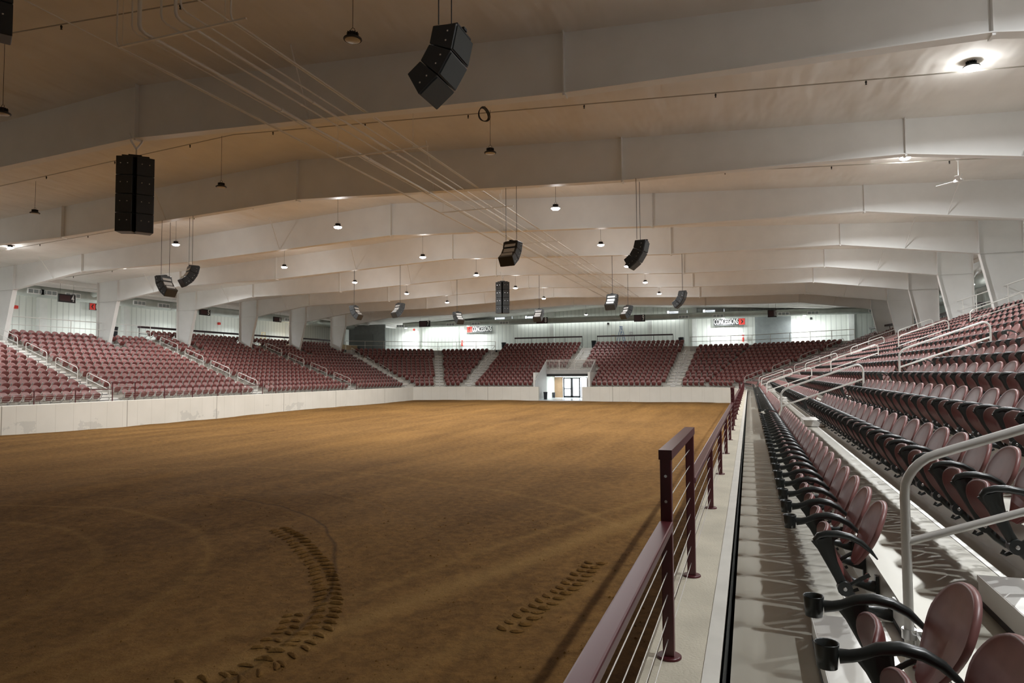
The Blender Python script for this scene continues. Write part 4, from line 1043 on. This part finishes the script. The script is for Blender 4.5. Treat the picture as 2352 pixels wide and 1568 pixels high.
for s, a, b, nmw in (('7', (963, 737), (988, 750), 'seven'), ('8', (1232, 729), (1258, 742), 'eight'), ('9', (1456, 723), (1482, 738), 'nine'), ('10', (1763, 712), (1784, 728), 'ten')):
    A = at(*a, Y=80); B = at(*b, Y=80); secsign((A+B)/2, 0, s, abs(B.x-A.x), abs(A.z-B.z), 'black hanging section sign with white number %s' % nmw)

# ---------------------------------------------------------------- small things on the concourse
def bin_(p, h, label, m=BINM):
    root = thing('trash_bin', label, 'bin', p, 0, 'dark bins'); r = h*.27
    MB().lathe([(r*.82, 0), (r, h*.88), (r*1.06, h*.9), (r*1.06, h*.95)], (0, 0, 0), 16).build('barrel', m, root)
    MB().lathe([(r*1.08, h*.93), (r*1.08, h), (r*.7, h*1.03), (.01, h*1.03)], (0, 0, 0), 16).build('rim', BLK, root)
p = at(1565, 785, Y=83.5); bin_((p.x, 83.5, CZ), 1.25, 'black bin at the top of the stairs right of the drink rail')
p = at(1364, 785, Y=83.8); bin_((p.x, 83.8, CZ), 1.1, 'dark bin at the top of the stairs above the passage')
p = at(262, 770, X=-48.5); bin_((-48.5, p.y, CZ), 1.0, 'small black bin behind the left concourse railing')
p = at(1157, 790, Y=83.5); bin_((p.x, 83.5, CZ), 1.1, 'dark blue grey bin left of the drink rail over the end block')
p = at(1253, 915, Y=69.5); bin_((p.x, 69.5, pz), .78, 'dark bin inside the lit passage near its left wall')
p = at(1272, 910, Y=74); bin_((p.x, 74, pz), .6, 'low dark bin deep in the passage by the tan panel')
def ladder(p, h, rz, m, label):
    root = thing('step_ladder', label, 'ladder', p, rz, 'step ladders on the concourse')
    w0, w1, sp_ = .32, .17, h*.24
    for s in (-1, 1):
        for q in (-1, 1): MB().tube([(s*w0, q*sp_, 0), (s*w1, 0, h)], .03, 6).build('rail', m, root)
    for i in range(1, 8):
        t = i/8; x = w0+(w1-w0)*t; MB().box((-x, -sp_*(1-t)-.04, h*t-.015), (x, -sp_*(1-t)+.04, h*t+.015)).build('step', m, root)
    MB().box((-w1-.03, -.12, h-.03), (w1+.03, .12, h+.03)).build('top_cap', m, root)
p = at(1427, 790, Y=85.0); ladder((p.x, 85.0, CZ), 2.9, 1.2, BLUE, 'tall blue step ladder behind the drink rail on the end concourse')
p = at(1450, 790, Y=86.0); ladder((p.x, 86.0, CZ), 2.2, .9, mat('ladder_pale', (.55, .50, .52), .4), 'pale step ladder just right of the blue one')
p = at(605, 780, X=-50.5); ladder((-50.5, p.y, CZ), 1.7, .4, YEL, 'yellow step ladder behind the left drink rail')
p = at(1408, 770, Y=85.5); sc = MB()
for x in (-.25, .25): sc.tube([(x, 0, 0), (x, 0, 1.85)], .025, 6)
sc.tube([(-.25, 0, 1.85), (.25, 0, 1.85)], .025, 6); sc.box((-.25, -.3, .2), (.25, .1, .25)); o = sc.build('hand_cart', YEL); o.location = (p.x, 85.5, CZ); tag(o, 'tan metal hand cart left of the blue ladder', 'cart')
for (px, py), lb in (((1707, 775), 'red and white extinguisher cabinet on the wall by the right sign'), ((1062, 787), 'red and white extinguisher cabinet below the left concessions sign')):
    p = at(px, py, Y=87.6); root = thing('fire_extinguisher', lb, 'extinguisher', (p.x, 87.6, p.z), 0, 'fire extinguishers')
    MB().box((-.16, -.05, .1), (.16, 0, .62)).build('sign_plate', WHT, root); MB().box((-.12, -.06, .2), (.12, -.05, .35)).build('symbol', REDM, root); MB().lathe([(.11, -.5), (.12, -.05), (.06, .03), (.03, .08)], (0, -.12, 0), 12).build('cylinder', REDM, root)
for (px, py), X_, Y_, lb in (((36, 705), -52.9, None, 'red fire alarm bell on the left wall near the picture edge'), ((503, 743), -52.9, None, 'red fire alarm bell on the left wall under section sign five'), ((951, 757), None, 87.9, 'red fire alarm bell on the end wall left of the bright recess'),
                         ((1397, 743), None, 87.9, 'dark wall box on the end wall left of the blue ladder'), ((1863, 731), None, 87.9, 'dark wall box on the end wall at the right')):
    p = at(px, py, X=X_, Y=Y_); b = MB().box((-.12, -.12, -.12), (.12, .12, .12)).lathe([(.08, .12), (.02, .15)], (0, 0, 0), 8).build('alarm_box', REDM if 'red' in lb else BLK); b.location = p; tag(b, lb, 'alarm')
tb = MB()
for i in range(4):
    x = i*.45; tb.tube([(x, 0, 0), (x+.1, 0, .5), (x+.3, 0, .62), (x+.32, 0, .25), (x+.1, 0, .2)], .02, 5)
p = at(985, 792, Y=83.2); o = tb.build('bent_pipe_stand', WOOD); o.location = (p.x, 83.2, CZ); tag(o, 'low brown bent tube frames behind the corner block railing', 'frame')
# end
SC.view_settings.use_curve_mapping = False
print('OBJS', len(bpy.data.objects))
